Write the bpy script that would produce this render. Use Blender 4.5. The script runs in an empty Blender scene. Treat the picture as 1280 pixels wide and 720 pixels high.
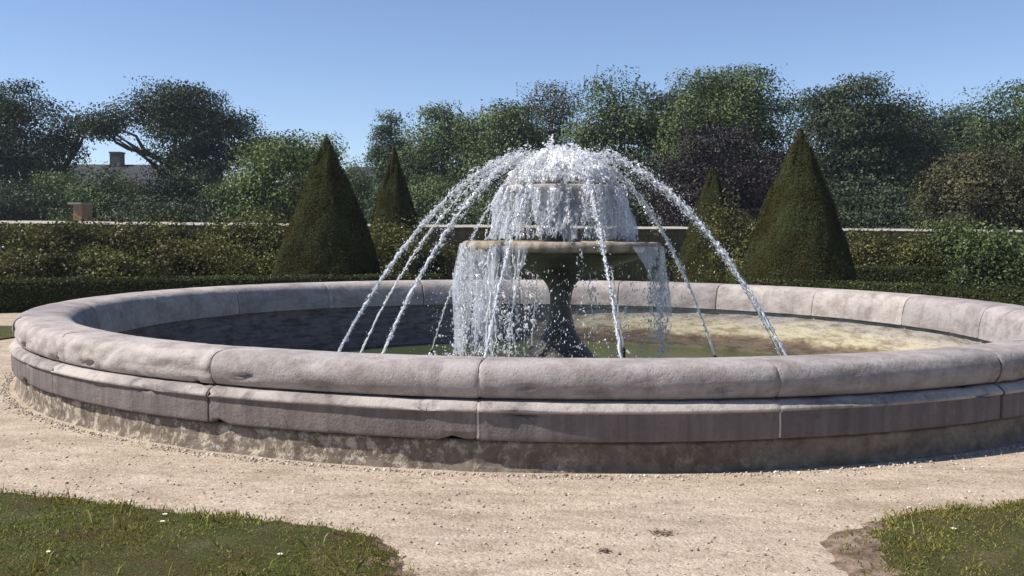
import bpy, math, random
import numpy as np
from mathutils import Vector, Matrix, noise
random.seed(7); RNG = np.random.default_rng(7)
R_ = math.radians
S = bpy.context.scene
COL = S.collection
PI = math.pi

# ------------------------------------------------------------------ camera
F_PX = 1200.0
CAM = Vector((0.0, -12.28, 1.55))
PITCH, ROLL, YAW = 0.0545, 0.0067, 0.0371
CM = Matrix.Rotation(YAW, 3, 'Z') @ Matrix.Rotation(PI/2-PITCH, 3, 'X') @ Matrix.Rotation(ROLL, 3, 'Z')
cd = bpy.data.cameras.new('camera'); co = bpy.data.objects.new('camera', cd); COL.objects.link(co)
co.matrix_world = Matrix.Translation(CAM) @ CM.to_4x4()
cd.sensor_width = 36; cd.lens = F_PX/1280*36; cd.clip_end = 5000; cd.clip_start = .05
S.camera = co
def ray(px, py):
    return (CM @ Vector(((px-640)/F_PX, -(py-360)/F_PX, -1.0)))
def at_depth(px, py, d):            # a point of the place seen at that photo pixel, d metres in front of the camera (along +Y)
    r = ray(px, py); return CAM + r*(d/r.y)
def on_ground(px, py, z=0.0):
    r = ray(px, py); return CAM + r*((z-CAM.z)/r.z)

# ------------------------------------------------------------------ helpers
def tag(o, label=None, cat=None, group=None, kind=None):
    if label: o['label'] = label
    if cat: o['category'] = cat
    if group: o['group'] = group
    if kind: o['kind'] = kind
    return o
def empty(name, loc=(0, 0, 0), label=None, cat=None, group=None):
    o = bpy.data.objects.new(name, None); COL.objects.link(o); o.location = loc
    o.empty_display_size = .1
    return tag(o, label, cat, group)

class MB:
    def __init__(s): s.v = []; s.f = []; s.n = 0
    def add(s, V, *Fs):
        V = np.asarray(V, float).reshape(-1, 3)
        for F in Fs:
            F = np.asarray(F, np.int64)
            if len(F): s.f.append(F + s.n)
        s.v.append(V); s.n += len(V); return s
    def box(s, c, d, rz=0.0):
        x, y, z = [a/2 for a in d]
        V = np.array([(-x,-y,-z),(x,-y,-z),(x,y,-z),(-x,y,-z),(-x,-y,z),(x,-y,z),(x,y,z),(-x,y,z)])
        ca, sa = math.cos(rz), math.sin(rz)
        V = V @ np.array([[ca, sa, 0], [-sa, ca, 0], [0, 0, 1]]) + np.array(c)
        return s.add(V, [(0,3,2,1),(4,5,6,7),(0,1,5,4),(1,2,6,5),(2,3,7,6),(3,0,4,7)])
    def tube(s, pts, rad, n=7, cap=True):
        P = np.array(pts, float); k = len(P)
        rad = np.full(k, rad) if np.isscalar(rad) else np.array(rad)
        T = np.gradient(P, axis=0); T /= np.linalg.norm(T, axis=1)[:, None]+1e-9
        up = np.array((0.13, .31, .94)) if abs(T[:, 2]).mean() < .85 else np.array((1, .1, 0.))
        A = np.cross(T, up); A /= np.linalg.norm(A, axis=1)[:, None]+1e-9
        B = np.cross(T, A)
        a = np.arange(n)*2*PI/n
        V = P[:, None] + rad[:, None, None]*(np.cos(a)[None, :, None]*A[:, None]+np.sin(a)[None, :, None]*B[:, None])
        F = []
        for i in range(k-1):
            for j in range(n):
                F.append((i*n+j, (i+1)*n+j, (i+1)*n+(j+1) % n, i*n+(j+1) % n))
        V = V.reshape(-1, 3)
        if cap:
            V = np.concatenate([V, P[:1], P[-1:]])
            T3 = [(k*n, j, (j+1) % n) for j in range(n)] + [(k*n+1, (k-1)*n+(j+1) % n, (k-1)*n+j) for j in range(n)]
            return s.add(V, F, T3)
        return s.add(V, F)
    def lathe(s, prof, n=64, c=(0, 0)):
        P = np.array(prof, float); k = len(P); a = np.arange(n)*2*PI/n
        V = np.stack([P[:, None, 0]*np.cos(a)+c[0], P[:, None, 0]*np.sin(a)+c[1], np.repeat(P[:, 1:2], n, 1)], -1).reshape(-1, 3)
        F = [(i*n+j, i*n+(j+1) % n, (i+1)*n+(j+1) % n, (i+1)*n+j) for i in range(k-1) for j in range(n)]
        return s.add(V, F)
    def build(s, name, mat, parent=None, smooth=False):
        V = np.concatenate(s.v) if s.v else np.zeros((0, 3))
        if parent is not None: V = V - np.array(parent.location)
        me = bpy.data.meshes.new(name)
        me.vertices.add(len(V)); me.vertices.foreach_set('co', V.ravel())
        nl = sum(F.size for F in s.f); npoly = sum(len(F) for F in s.f)
        me.loops.add(nl); me.polygons.add(npoly)
        me.loops.foreach_set('vertex_index', np.concatenate([F.ravel() for F in s.f]).astype(np.int32))
        tot = np.concatenate([np.full(len(F), F.shape[1]) for F in s.f]).astype(np.int32)
        st = np.concatenate([[0], np.cumsum(tot)[:-1]]).astype(np.int32)
        me.polygons.foreach_set('loop_start', st); me.polygons.foreach_set('loop_total', tot)
        me.polygons.foreach_set('use_smooth', np.full(npoly, smooth))
        me.update(calc_edges=True); me.validate()
        if mat: me.materials.append(mat)
        o = bpy.data.objects.new(name, me); COL.objects.link(o)
        if parent is not None: o.parent = parent
        return o

def unit(v): return v/(np.linalg.norm(v, axis=-1, keepdims=True)+1e-9)
def rnd_dirs(n): return unit(RNG.normal(size=(n, 3)))

def leaf_quads(C, size, nrm=None, jitter=1.0, aspect=.6):
    """diamond leaves at centres C; nrm gives a preferred facing"""
    n = len(C); N = rnd_dirs(n)
    if nrm is not None: N = unit(nrm + jitter*N)
    A = unit(np.cross(N, rnd_dirs(n))); B = np.cross(N, A)
    sz = (size*RNG.uniform(.6, 1.4, n))[:, None]
    V = np.stack([C-A*sz*.5, C+B*sz*.5*aspect+N*sz*.08, C+A*sz*.5, C-B*sz*.5*aspect+N*sz*.08], 1).reshape(-1, 3)
    F = np.arange(n*4).reshape(-1, 4)
    return V, F

_ph = (1+5**.5)/2
ICO_V = unit(np.array([(-1,_ph,0),(1,_ph,0),(-1,-_ph,0),(1,-_ph,0),(0,-1,_ph),(0,1,_ph),(0,-1,-_ph),(0,1,-_ph),(_ph,0,-1),(_ph,0,1),(-_ph,0,-1),(-_ph,0,1)], float))
ICO_F = np.array([(0,11,5),(0,5,1),(0,1,7),(0,7,10),(0,10,11),(1,5,9),(5,11,4),(11,10,2),(10,7,6),(7,1,8),(3,9,4),(3,4,2),(3,2,6),(3,6,8),(3,8,9),(4,9,5),(2,4,11),(6,2,10),(8,6,7),(9,8,1)])
def blobs(C, rad, along=None, stretch=1.0, rough=.25):
    n = len(C); D = rnd_dirs(n) if along is None else unit(along)
    A = unit(np.cross(D, rnd_dirs(n))); B = np.cross(D, A)
    rad = np.broadcast_to(rad, (n,)); st = np.broadcast_to(stretch, (n,))
    L = ICO_V[None]*(1+rough*RNG.normal(size=(n, 12, 1)))
    V = C[:, None] + rad[:, None, None]*(L[..., :1]*A[:, None]+L[..., 1:2]*B[:, None]*.8+L[..., 2:]*D[:, None]*st[:, None, None])
    F = (ICO_F[None]+12*np.arange(n)[:, None, None]).reshape(-1, 3)
    return V.reshape(-1, 3), F

# ------------------------------------------------------------------ materials
def new_mat(name):
    m = bpy.data.materials.new(name); m.use_nodes = True
    nt = m.node_tree; nt.nodes.clear()
    out = nt.nodes.new('ShaderNodeOutputMaterial'); return m, nt, out
class G:
    def __init__(s, nt): s.nt = nt
    def n(s, t, **k):
        o = s.nt.nodes.new(t)
        for a, b in k.items():
            if a.startswith('i_'):
                key = a[2:]; o.inputs[int(key) if key.isdigit() else key.replace('_', ' ')].default_value = b
            else: setattr(o, a, b)
        return o
    def l(s, a, b): s.nt.links.new(a, b)
    def pos(s, scale=(1, 1, 1)):
        g = s.n('ShaderNodeNewGeometry'); m = s.n('ShaderNodeMapping'); m.inputs['Scale'].default_value = scale
        s.l(g.outputs['Position'], m.inputs['Vector']); return m.outputs[0]
    def noise(s, vec, scale, detail=5, rough=.6, dist=0):
        o = s.n('ShaderNodeTexNoise'); s.l(vec, o.inputs['Vector'])
        o.inputs['Scale'].default_value = scale; o.inputs['Detail'].default_value = detail
        o.inputs['Roughness'].default_value = rough; o.inputs['Distortion'].default_value = dist
        return o.outputs['Fac']
    def ramp(s, fac, stops):
        o = s.n('ShaderNodeValToRGB'); s.l(fac, o.inputs[0]); e = o.color_ramp.elements
        while len(e) < len(stops): e.new(.5)
        for q, (p, c) in zip(e, stops):
            q.position = p; q.color = (c[0], c[1], c[2], 1) if not np.isscalar(c) else (c, c, c, 1)
        return o.outputs[0]
    def mix(s, fac, a, b, mode='MIX'):
        o = s.n('ShaderNodeMix', data_type='RGBA', blend_type=mode)
        for sock, v in ((o.inputs[0], fac), (o.inputs[6], a), (o.inputs[7], b)):
            if hasattr(v, 'node'): s.l(v, sock)
            elif np.isscalar(v): sock.default_value = v if sock == o.inputs[0] else (v, v, v, 1)
            else: sock.default_value = (v[0], v[1], v[2], 1)
        return o.outputs[2]
    def math(s, op, a, b=0.0):
        o = s.n('ShaderNodeMath', operation=op)
        for sock, v in ((o.inputs[0], a), (o.inputs[1], b)):
            if hasattr(v, 'node'): s.l(v, sock)
            else: sock.default_value = v
        return o.outputs[0]
    def bump(s, h, strength=.5, dist=.02):
        o = s.n('ShaderNodeBump'); o.inputs['Strength'].default_value = strength; o.inputs['Distance'].default_value = dist
        s.l(h, o.inputs['Height']); return o.outputs[0]
    def island(s): return s.n('ShaderNodeNewGeometry').outputs['Random Per Island']
    def objrand(s): return s.n('ShaderNodeObjectInfo').outputs['Random']

def principled(name, fn, rough=.85, spec=.3):
    m, nt, out = new_mat(name); g = G(nt)
    b = g.n('ShaderNodeBsdfPrincipled'); b.inputs['Roughness'].default_value = rough
    b.inputs['Specular IOR Level'].default_value = spec
    r = fn(g)
    if isinstance(r, tuple) and hasattr(r[0], 'node'): c, nrm = r
    else: c, nrm = r, None
    if hasattr(c, 'node'): g.l(c, b.inputs['Base Color'])
    else: b.inputs['Base Color'].default_value = (*c, 1)
    if nrm is not None: g.l(nrm, b.inputs['Normal'])
    g.l(b.outputs[0], out.inputs[0]); return m

def leaf_mat(name, dark, mid, light, trans=.25, patch=.35, drift=((.6, .65, .6), (1.3, 1.25, 1.2)), gloss=.02):
    """foliage: every leaf (mesh island) gets its own tint, and whole sprays drift between the tints"""
    m, nt, out = new_mat(name); g = G(nt)
    r = g.ramp(g.island(), [(0, dark), (.5, mid), (1, light)])
    p = g.ramp(g.noise(g.pos(), patch, 3, .6), [(.35, drift[0]), (.65, drift[1])])  # patchy tint; on the trees it also paints in sunlit and dark patches
    c = g.mix(1.0, r, p, 'MULTIPLY')
    d = g.n('ShaderNodeBsdfDiffuse'); t = g.n('ShaderNodeBsdfTranslucent'); gl = g.n('ShaderNodeBsdfGlossy'); gl.inputs['Roughness'].default_value = .45
    g.l(c, d.inputs[0]); g.l(c, t.inputs[0])
    a = g.n('ShaderNodeMixShader'); a.inputs[0].default_value = trans; g.l(d.outputs[0], a.inputs[1]); g.l(t.outputs[0], a.inputs[2])
    b = g.n('ShaderNodeMixShader'); b.inputs[0].default_value = gloss; g.l(a.outputs[0], b.inputs[1]); g.l(gl.outputs[0], b.inputs[2])
    g.l(b.outputs[0], out.inputs[0]); return m

def stone(kind):
    def fn(g):
        p = g.pos()
        big = g.noise(p, 1.1, 4, .6); fine = g.noise(p, 24, 8, .72); mid = g.noise(p, 5.5, 7, .68, .4)
        streak = g.noise(g.pos((9, 9, .7)), 1.0, 6, .62)
        if kind == 'coping':
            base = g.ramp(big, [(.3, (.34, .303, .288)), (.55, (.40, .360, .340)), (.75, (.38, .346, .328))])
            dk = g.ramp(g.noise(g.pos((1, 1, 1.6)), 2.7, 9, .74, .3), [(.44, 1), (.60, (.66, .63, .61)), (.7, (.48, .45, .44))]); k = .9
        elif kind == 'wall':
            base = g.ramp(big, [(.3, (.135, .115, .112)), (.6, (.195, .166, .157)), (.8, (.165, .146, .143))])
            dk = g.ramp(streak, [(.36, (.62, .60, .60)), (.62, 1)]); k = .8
        elif kind == 'plinth':
            lich = g.ramp(g.noise(g.pos((1, 1, .8)), 12, 10, .82, .1), [(.51, 0), (.56, 1)])
            xp = g.n('ShaderNodeSeparateXYZ'); g.l(p, xp.inputs[0]); lich = g.math('MULTIPLY', lich, g.ramp(g.math('ADD', g.math('MULTIPLY', xp.outputs[0], -.16), g.noise(p, .8, 4, .6)), [(.25, .12), (.75, 1)]))
            base = g.mix(lich, g.ramp(big, [(.3, (.125, .10, .082)), (.7, (.21, .172, .14))]), (.45, .40, .32))
            dk = g.ramp(mid, [(.35, (.5, .48, .45)), (.6, 1)]); k = .9
        elif kind == 'lining':
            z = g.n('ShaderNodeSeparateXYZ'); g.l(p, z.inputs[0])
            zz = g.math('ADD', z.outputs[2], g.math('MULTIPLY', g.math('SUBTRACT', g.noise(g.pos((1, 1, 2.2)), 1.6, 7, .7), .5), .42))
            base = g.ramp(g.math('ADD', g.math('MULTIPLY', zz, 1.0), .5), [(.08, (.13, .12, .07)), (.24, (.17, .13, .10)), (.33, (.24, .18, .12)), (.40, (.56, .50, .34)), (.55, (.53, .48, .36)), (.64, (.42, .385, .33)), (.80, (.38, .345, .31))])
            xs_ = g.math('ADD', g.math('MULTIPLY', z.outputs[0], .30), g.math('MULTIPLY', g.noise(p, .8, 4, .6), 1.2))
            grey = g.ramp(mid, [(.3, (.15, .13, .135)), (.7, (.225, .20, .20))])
            base = g.mix(g.ramp(xs_, [(.35, 0), (.85, 1)]), grey, base)  # left side's shade painted in as darker grey; algae bands stay on the right
            dk = g.ramp(g.noise(g.pos((1, 1, 5)), 3.0, 6, .7), [(.38, (.50, .44, .40)), (.55, 1)]); k = .9
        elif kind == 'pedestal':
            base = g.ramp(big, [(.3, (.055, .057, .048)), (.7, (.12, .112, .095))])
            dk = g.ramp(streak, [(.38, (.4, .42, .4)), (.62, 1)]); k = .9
        elif kind == 'bowl':
            base = g.ramp(mid, [(.3, (.30, .25, .20)), (.6, (.42, .35, .27)), (.75, (.36, .28, .23))])
            dk = g.ramp(streak, [(.38, (.5, .5, .46)), (.6, 1)]); k = .9
        elif kind == 'mortar':
            base = g.mix(g.ramp(g.objrand(), [(.25, 0), (.8, 1)]), (.13, .115, .105), g.ramp(mid, [(.3, (.33, .305, .275)), (.7, (.52, .49, .44))])); dk = g.ramp(big, [(.35, .55), (.6, 1)]); k = .8
        elif kind == 'gardenwall':
            base = g.ramp(mid, [(.3, (.14, .105, .062)), (.7, (.24, .18, .105))]); dk = g.ramp(streak, [(.38, (.5, .5, .48)), (.62, 1)]); k = .8
        elif kind == 'wallcap':
            base = g.ramp(mid, [(.3, (.30, .28, .24)), (.7, (.44, .42, .37))]); dk = g.ramp(fine, [(.3, .65), (.6, 1)]); k = .7
        c = g.mix(k, base, dk, 'MULTIPLY')
        sp = g.ramp(fine, [(.30, (.62, .6, .58)), (.45, 1), (.62, 1), (.78, (1.22, 1.2, 1.15))])
        c = g.mix(.8, c, sp, 'MULTIPLY')
        tint = g.ramp(g.objrand(), [(0, (.78, .77, .79)), (.5, (.98, .97, .97)), (1, (1.12, 1.09, 1.04))])
        c = g.mix(1.0, c, tint, 'MULTIPLY')
        h = g.math('ADD', g.math('MULTIPLY', mid, .8), g.math('MULTIPLY', fine, .5))
        pit = g.n('ShaderNodeTexVoronoi'); g.l(p, pit.inputs['Vector']); pit.inputs['Scale'].default_value = 38
        h = g.math('ADD', h, g.math('MULTIPLY', g.math('MINIMUM', pit.outputs['Distance'], .30), .6))
        crk = g.n('ShaderNodeTexVoronoi', feature='DISTANCE_TO_EDGE'); wp = g.n('ShaderNodeVectorMath', operation='ADD'); nz3 = g.n('ShaderNodeTexNoise'); g.l(p, nz3.inputs['Vector']); nz3.inputs['Scale'].default_value = 3
        sc3 = g.n('ShaderNodeVectorMath', operation='SCALE'); g.l(nz3.outputs['Color'], sc3.inputs[0]); sc3.inputs['Scale'].default_value = .5
        g.l(p, wp.inputs[0]); g.l(sc3.outputs[0], wp.inputs[1]); g.l(wp.outputs[0], crk.inputs['Vector']); crk.inputs['Scale'].default_value = 1.1
        line = g.math('MULTIPLY', g.math('LESS_THAN', crk.outputs['Distance'], .006), g.math('GREATER_THAN', big, .60))
        if kind in ('wall',):
            c = g.mix(g.math('MULTIPLY', line, .45), c, (.07, .06, .055)); h = g.math('SUBTRACT', h, g.math('MULTIPLY', line, .4))
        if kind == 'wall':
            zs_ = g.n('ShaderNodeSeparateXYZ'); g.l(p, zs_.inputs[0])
            ledge_lit = g.math('MULTIPLY', g.ramp(zs_.outputs[2], [(.397, 0), (.404, 1)]), g.ramp(g.math('ADD', g.noise(p, .7, 4, .6), g.math('MULTIPLY', mid, .5)), [(.62, .15), (.80, 1)]))
            c = g.mix(g.math('MULTIPLY', ledge_lit, .8), c, (.46, .41, .37))  # sunlit highlight along the ledge, painted into the stone as a paler tone
        drip = g.ramp(g.noise(g.pos((7, 7, .35)), 1.0, 7, .7), [(.54, 0), (.66, 1)])
        if kind in ('coping', 'wall'):
            c = g.mix(g.math('MULTIPLY', drip, .58), c, (.09, .08, .076) if kind == 'wall' else (.20, .18, .17))
            pale = g.ramp(g.noise(p, 7.5, 8, .8, .2), [(.60, 0), (.68, 1)]); c = g.mix(g.math('MULTIPLY', pale, .30), c, (.42, .39, .35))
        return c, g.bump(h, .75, .02)
    return principled(kind+'_stone', fn, .88 if kind not in ('pedestal',) else .35, .25)

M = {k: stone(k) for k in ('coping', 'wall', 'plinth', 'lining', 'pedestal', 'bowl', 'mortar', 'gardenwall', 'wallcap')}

def gravel_fn(g):
    p = g.pos()
    v = g.n('ShaderNodeTexVoronoi'); g.l(p, v.inputs['Vector']); v.inputs['Scale'].default_value = 55
    v2 = g.n('ShaderNodeTexVoronoi'); g.l(p, v2.inputs['Vector']); v2.inputs['Scale'].default_value = 140
    base = g.ramp(g.noise(p, .55, 5, .65), [(.3, (.36, .295, .225)), (.5, (.43, .355, .275)), (.7, (.385, .32, .255))])
    sp = g.ramp(v.outputs['Color'], [(.08, (.6, .56, .52)), (.3, (.95, .94, .92)), (.8, 1), (.97, (1.3, 1.3, 1.3))])
    sp2 = g.ramp(v2.outputs['Color'], [(.1, (.72, .70, .66)), (.4, 1), (.95, (1.2, 1.2, 1.2))])
    c = g.mix(.75, base, sp, 'MULTIPLY'); c = g.mix(.8, c, sp2, 'MULTIPLY')
    c = g.mix(.75, c, g.ramp(g.noise(g.pos((1, 2.2, 1)), 2.6, 6, .7), [(.34, (.68, .64, .60)), (.55, 1)]), 'MULTIPLY')
    c = g.mix(.8, c, g.ramp(g.noise(g.pos((.8, 3.2, 1)), .9, 7, .72, .6), [(.36, (.80, .77, .74)), (.5, 1), (.66, (1.14, 1.13, 1.12))]), 'MULTIPLY')
    h = g.math('ADD', g.math('MULTIPLY', v.outputs['Distance'], -.6), g.noise(p, 30, 6, .7))
    n1 = g.bump(h, .6, .012); b2 = g.n('ShaderNodeBump'); b2.inputs['Strength'].default_value = .55; b2.inputs['Distance'].default_value = .05
    g.l(g.noise(g.pos((1, 1.6, 1)), 4.5, 4, .6), b2.inputs['Height']); g.l(n1, b2.inputs['Normal'])
    return c, b2.outputs[0]
M['gravel'] = principled('gravel', gravel_fn, .95, .1)
def pebble_fn(g):
    return g.ramp(g.island(), [(0, (.16, .125, .095)), (.2, (.32, .26, .20)), (.8, (.46, .39, .31)), (1, (.72, .68, .61))])
M['pebble'] = principled('pebble', pebble_fn, .9, .2)
def soil_fn(g):
    p = g.pos()
    c = g.ramp(g.noise(p, 9, 7, .7), [(.34, (.10, .068, .05)), (.5, (.22, .155, .115)), (.64, (.36, .28, .21))])
    return c, g.bump(g.noise(p, 26, 7, .75), .9, .03)
M['soil'] = principled('soil', soil_fn, .95, .1)
def turf_fn(g):
    p = g.pos()
    c = g.ramp(g.noise(p, 3.2, 7, .7), [(.35, (.12, .09, .05)), (.5, (.10, .105, .038)), (.66, (.17, .14, .075))])
    c = g.mix(.85, c, g.ramp(g.noise(p, 70, 4, .7), [(.32, (.45, .45, .4)), (.6, (1.15, 1.15, 1.1))]), 'MULTIPLY')
    return c, g.bump(g.noise(p, 60, 5, .75), 1.0, .04)
M['turf'] = principled('turf', turf_fn, .95, .1)
def farlawn_fn(g):
    p = g.pos()
    c = g.ramp(g.noise(p, .8, 7, .7), [(.3, (.085, .12, .03)), (.7, (.14, .17, .05))])
    return c, g.bump(g.noise(p, 30, 5, .7), .6, .03)
M['farlawn'] = principled('far_lawn', farlawn_fn, .95, .1)
M['grass'] = leaf_mat('grass_blades', (0.0715, 0.0936, 0.0208), (0.1430, 0.1625, 0.0416), (0.2600, 0.2340, 0.0910), .3, 2.2, ((1.55, 1.2, .9), (1.5, 1.55, 1.2)))
M['yew'] = leaf_mat('yew', (0.0300, 0.0330, 0.0150), (0.0465, 0.0525, 0.0225), (0.0660, 0.0720, 0.0300), .05, 1.6, ((.85, .66, .55), (1.2, 1.25, 1.2)), gloss=.0)
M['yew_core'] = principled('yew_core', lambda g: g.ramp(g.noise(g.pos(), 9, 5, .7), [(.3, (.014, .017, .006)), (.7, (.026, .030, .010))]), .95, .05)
M['box'] = leaf_mat('box_hedge', (.020, .026, .008), (.040, .052, .014), (.080, .095, .025), .12, .8)
M['rose'] = leaf_mat('rose_leaves', (0.0318, 0.0347, 0.0114), (0.0655, 0.0734, 0.0205), (0.1404, 0.1428, 0.0456), .25, 1.1, ((.4, .4, .4), (2.0, 1.9, 1.6)))
M['rose_b'] = leaf_mat('rose_leaves_brown', (0.0326, 0.0317, 0.0125), (0.0653, 0.0655, 0.0228), (0.1296, 0.1267, 0.0456), .25, 1.1, ((.4, .38, .35), (1.8, 1.7, 1.5)))
M['lush'] = leaf_mat('lush_leaves', (0.0313, 0.0445, 0.0166), (0.0547, 0.0749, 0.0269), (0.0978, 0.1214, 0.0518), .2, .9, ((.4, .45, .4), (1.8, 1.75, 1.5)))
M['oak'] = leaf_mat('oak_leaves', (0.0207, 0.0313, 0.0176), (0.0339, 0.0489, 0.0258), (0.0528, 0.0704, 0.0373), .15, .5, ((.5, .55, .55), (1.95, 1.85, 1.6)))
M['lime'] = leaf_mat('lime_leaves', (0.0520, 0.0743, 0.0265), (0.0832, 0.1136, 0.0398), (0.1248, 0.1616, 0.0619), .2, .5, ((.5, .55, .5), (1.95, 1.85, 1.6)))
M['ash'] = leaf_mat('ash_leaves', (0.0437, 0.0666, 0.0264), (0.0699, 0.1010, 0.0402), (0.1037, 0.1378, 0.0574), .18, .5, ((.5, .55, .5), (1.95, 1.85, 1.6)))
M['blue'] = leaf_mat('conifer_leaves', (0.0436, 0.0666, 0.0405), (0.0689, 0.1000, 0.0595), (0.0976, 0.1333, 0.0809), .15, .5, ((.5, .55, .5), (1.95, 1.85, 1.6)))
M['purple'] = leaf_mat('copper_beech_leaves', (0.0184, 0.0126, 0.0149), (0.0253, 0.0172, 0.0196), (0.0345, 0.0242, 0.0242), .1, .5, ((.6, .6, .6), (1.4, 1.35, 1.3)))
M['bronze'] = leaf_mat('bronze_leaves', (0.0384, 0.0374, 0.0194), (0.0595, 0.0571, 0.0275), (0.0845, 0.0807, 0.0367), .18, .6, ((.5, .55, .5), (1.8, 1.7, 1.5)))
def bark_fn(g):
    return g.ramp(g.noise(g.pos((6, 6, 1)), 2, 6, .7), [(.3, (.035, .028, .022)), (.7, (.10, .082, .066))])
M['bark'] = principled('bark', bark_fn, .95, .1)
M['bark_pale'] = principled('bark_pale', lambda g: g.ramp(g.noise(g.pos((6, 6, 1)), 2, 6, .7), [(.3, (.09, .08, .07)), (.7, (.20, .18, .16))]), .95, .1)
def slate_fn(g):
    b = g.n('ShaderNodeTexBrick'); g.l(g.pos((1.6, 1.6, 1.6)), b.inputs['Vector']); b.inputs['Scale'].default_value = 1.2
    b.inputs['Color1'].default_value = (.022, .024, .032, 1); b.inputs['Color2'].default_value = (.036, .038, .048, 1); b.inputs['Mortar'].default_value = (.02, .02, .025, 1)
    return b.outputs[0]
M['slate'] = principled('slate', slate_fn, .7, .3)
M['render'] = principled('house_render', lambda g: g.ramp(g.noise(g.pos(), 1.5, 5, .6), [(.3, (.05, .05, .055)), (.7, (.085, .083, .088))]), .9, .1)
def brick_fn(g):
    m = g.n('ShaderNodeTexBrick'); cx = g.n('ShaderNodeSeparateXYZ'); g.l(g.pos(), cx.inputs[0]); cb = g.n('ShaderNodeCombineXYZ')
    g.l(g.math('ADD', cx.outputs[0], cx.outputs[1]), cb.inputs[0]); g.l(cx.outputs[2], cb.inputs[1]); g.l(cb.outputs[0], m.inputs['Vector'])
    m.inputs['Scale'].default_value = 4; m.inputs['Color1'].default_value = (.40, .19, .13, 1); m.inputs['Color2'].default_value = (.32, .15, .10, 1); m.inputs['Mortar'].default_value = (.35, .30, .26, 1)
    return m.outputs[0]
M['brick'] = principled('brick', brick_fn, .9, .1)
M['white'] = principled('white_paint', lambda g: g.ramp(g.noise(g.pos(), 5, 4, .6), [(.3, (.6, .6, .58)), (.7, (.76, .76, .74))]), .6, .3)
M['glass'] = principled('window_glass', lambda g: (.03, .035, .04), .08, .5)
M['petal'] = principled('petal', lambda g: g.ramp(g.island(), [(0, (.68, .66, .55)), (1, (.85, .84, .80))]), .7, .2)
M['petal_pink'] = principled('petal_pink', lambda g: g.ramp(g.island(), [(0, (.50, .36, .28)), (1, (.72, .58, .48))]), .7, .2)
M['deadleaf'] = principled('dead_leaf', lambda g: g.ramp(g.island(), [(0, (.07, .045, .03)), (1, (.20, .14, .09))]), .8, .2)
M['iron'] = principled('nozzle_metal', lambda g: g.ramp(g.noise(g.pos(), 20, 4, .6), [(.3, (.012, .012, .012)), (.7, (.035, .032, .028))]), .5, .4)

def water_drop_mat(clear):
    m, nt, out = new_mat('aerated_water' if clear > .2 else 'white_foam'); g = G(nt)
    d = g.n('ShaderNodeBsdfDiffuse'); t = g.n('ShaderNodeBsdfTranslucent'); gl = g.n('ShaderNodeBsdfGlossy'); gl.inputs['Roughness'].default_value = .12
    tr = g.n('ShaderNodeBsdfTransparent')
    c = g.ramp(g.island(), [(0, (.84, .85, .88)), (.3, (.96, .965, .975)), (1, (.98, .98, .985))])
    g.l(c, d.inputs[0]); g.l(c, t.inputs[0])
    a = g.n('ShaderNodeMixShader'); a.inputs[0].default_value = .5; g.l(d.outputs[0], a.inputs[1]); g.l(t.outputs[0], a.inputs[2])
    al = g.ramp(g.island(), [(0, clear*1.6), (.55, clear*.5), (1, .0)])
    b = g.n('ShaderNodeMixShader'); g.l(al, b.inputs[0]); g.l(a.outputs[0], b.inputs[1]); g.l(tr.outputs[0], b.inputs[2])
    fr = g.n('ShaderNodeFresnel'); fr.inputs[0].default_value = 1.33
    e = g.n('ShaderNodeMixShader'); g.l(fr.outputs[0], e.inputs[0]); g.l(b.outputs[0], e.inputs[1]); g.l(gl.outputs[0], e.inputs[2])
    g.l(e.outputs[0], out.inputs[0]); return m
M['drops'] = water_drop_mat(.35); M['foam'] = principled('white_foam', lambda g: g.ramp(g.island(), [(0, (.93, .94, .96)), (1, (.98, .98, .98))]), .35, .4)
_b = [n for n in M['foam'].node_tree.nodes if n.type == 'BSDF_PRINCIPLED'][0]
_b.inputs['Subsurface Weight'].default_value = 1.0; _b.inputs['Subsurface Radius'].default_value = (1, 1, 1); _b.inputs['Subsurface Scale'].default_value = .06; M['foam_drops'] = water_drop_mat(.25)
def veil_mat(lo=1.0):
    m, nt, out = new_mat('falling_water_veil' if lo > .7 else 'thin_water_veil'); g = G(nt)
    d = g.n('ShaderNodeBsdfDiffuse'); t = g.n('ShaderNodeBsdfTranslucent'); gl = g.n('ShaderNodeBsdfGlossy'); gl.inputs['Roughness'].default_value = .2
    tr = g.n('ShaderNodeBsdfTransparent')
    for s in (d, t): s.inputs[0].default_value = (.74, .77, .84, 1)
    a = g.n('ShaderNodeMixShader'); a.inputs[0].default_value = .5; g.l(d.outputs[0], a.inputs[1]); g.l(t.outputs[0], a.inputs[2])
    st = g.noise(g.pos((1, 1, .13)), 16, 5, .62, .3); pat = g.noise(g.pos((1, 1, .7)), 3.2, 4, .6)
    f = g.math('ADD', g.math('MULTIPLY', st, .65), g.math('MULTIPLY', pat, .45))
    al = g.ramp(f, [(.38, 0), (.49, .30*lo), (.60, .68*lo), (.74, .95*lo)])
    b = g.n('ShaderNodeMixShader'); g.l(al, b.inputs[0]); g.l(tr.outputs[0], b.inputs[1]); g.l(a.outputs[0], b.inputs[2])
    e = g.n('ShaderNodeMixShader'); e.inputs[0].default_value = .04; g.l(b.outputs[0], e.inputs[1]); g.l(gl.outputs[0], e.inputs[2])
    g.l(e.outputs[0], out.inputs[0]); return m
M['veil'] = veil_mat(.72); M['thinveil'] = veil_mat(.6)
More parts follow.
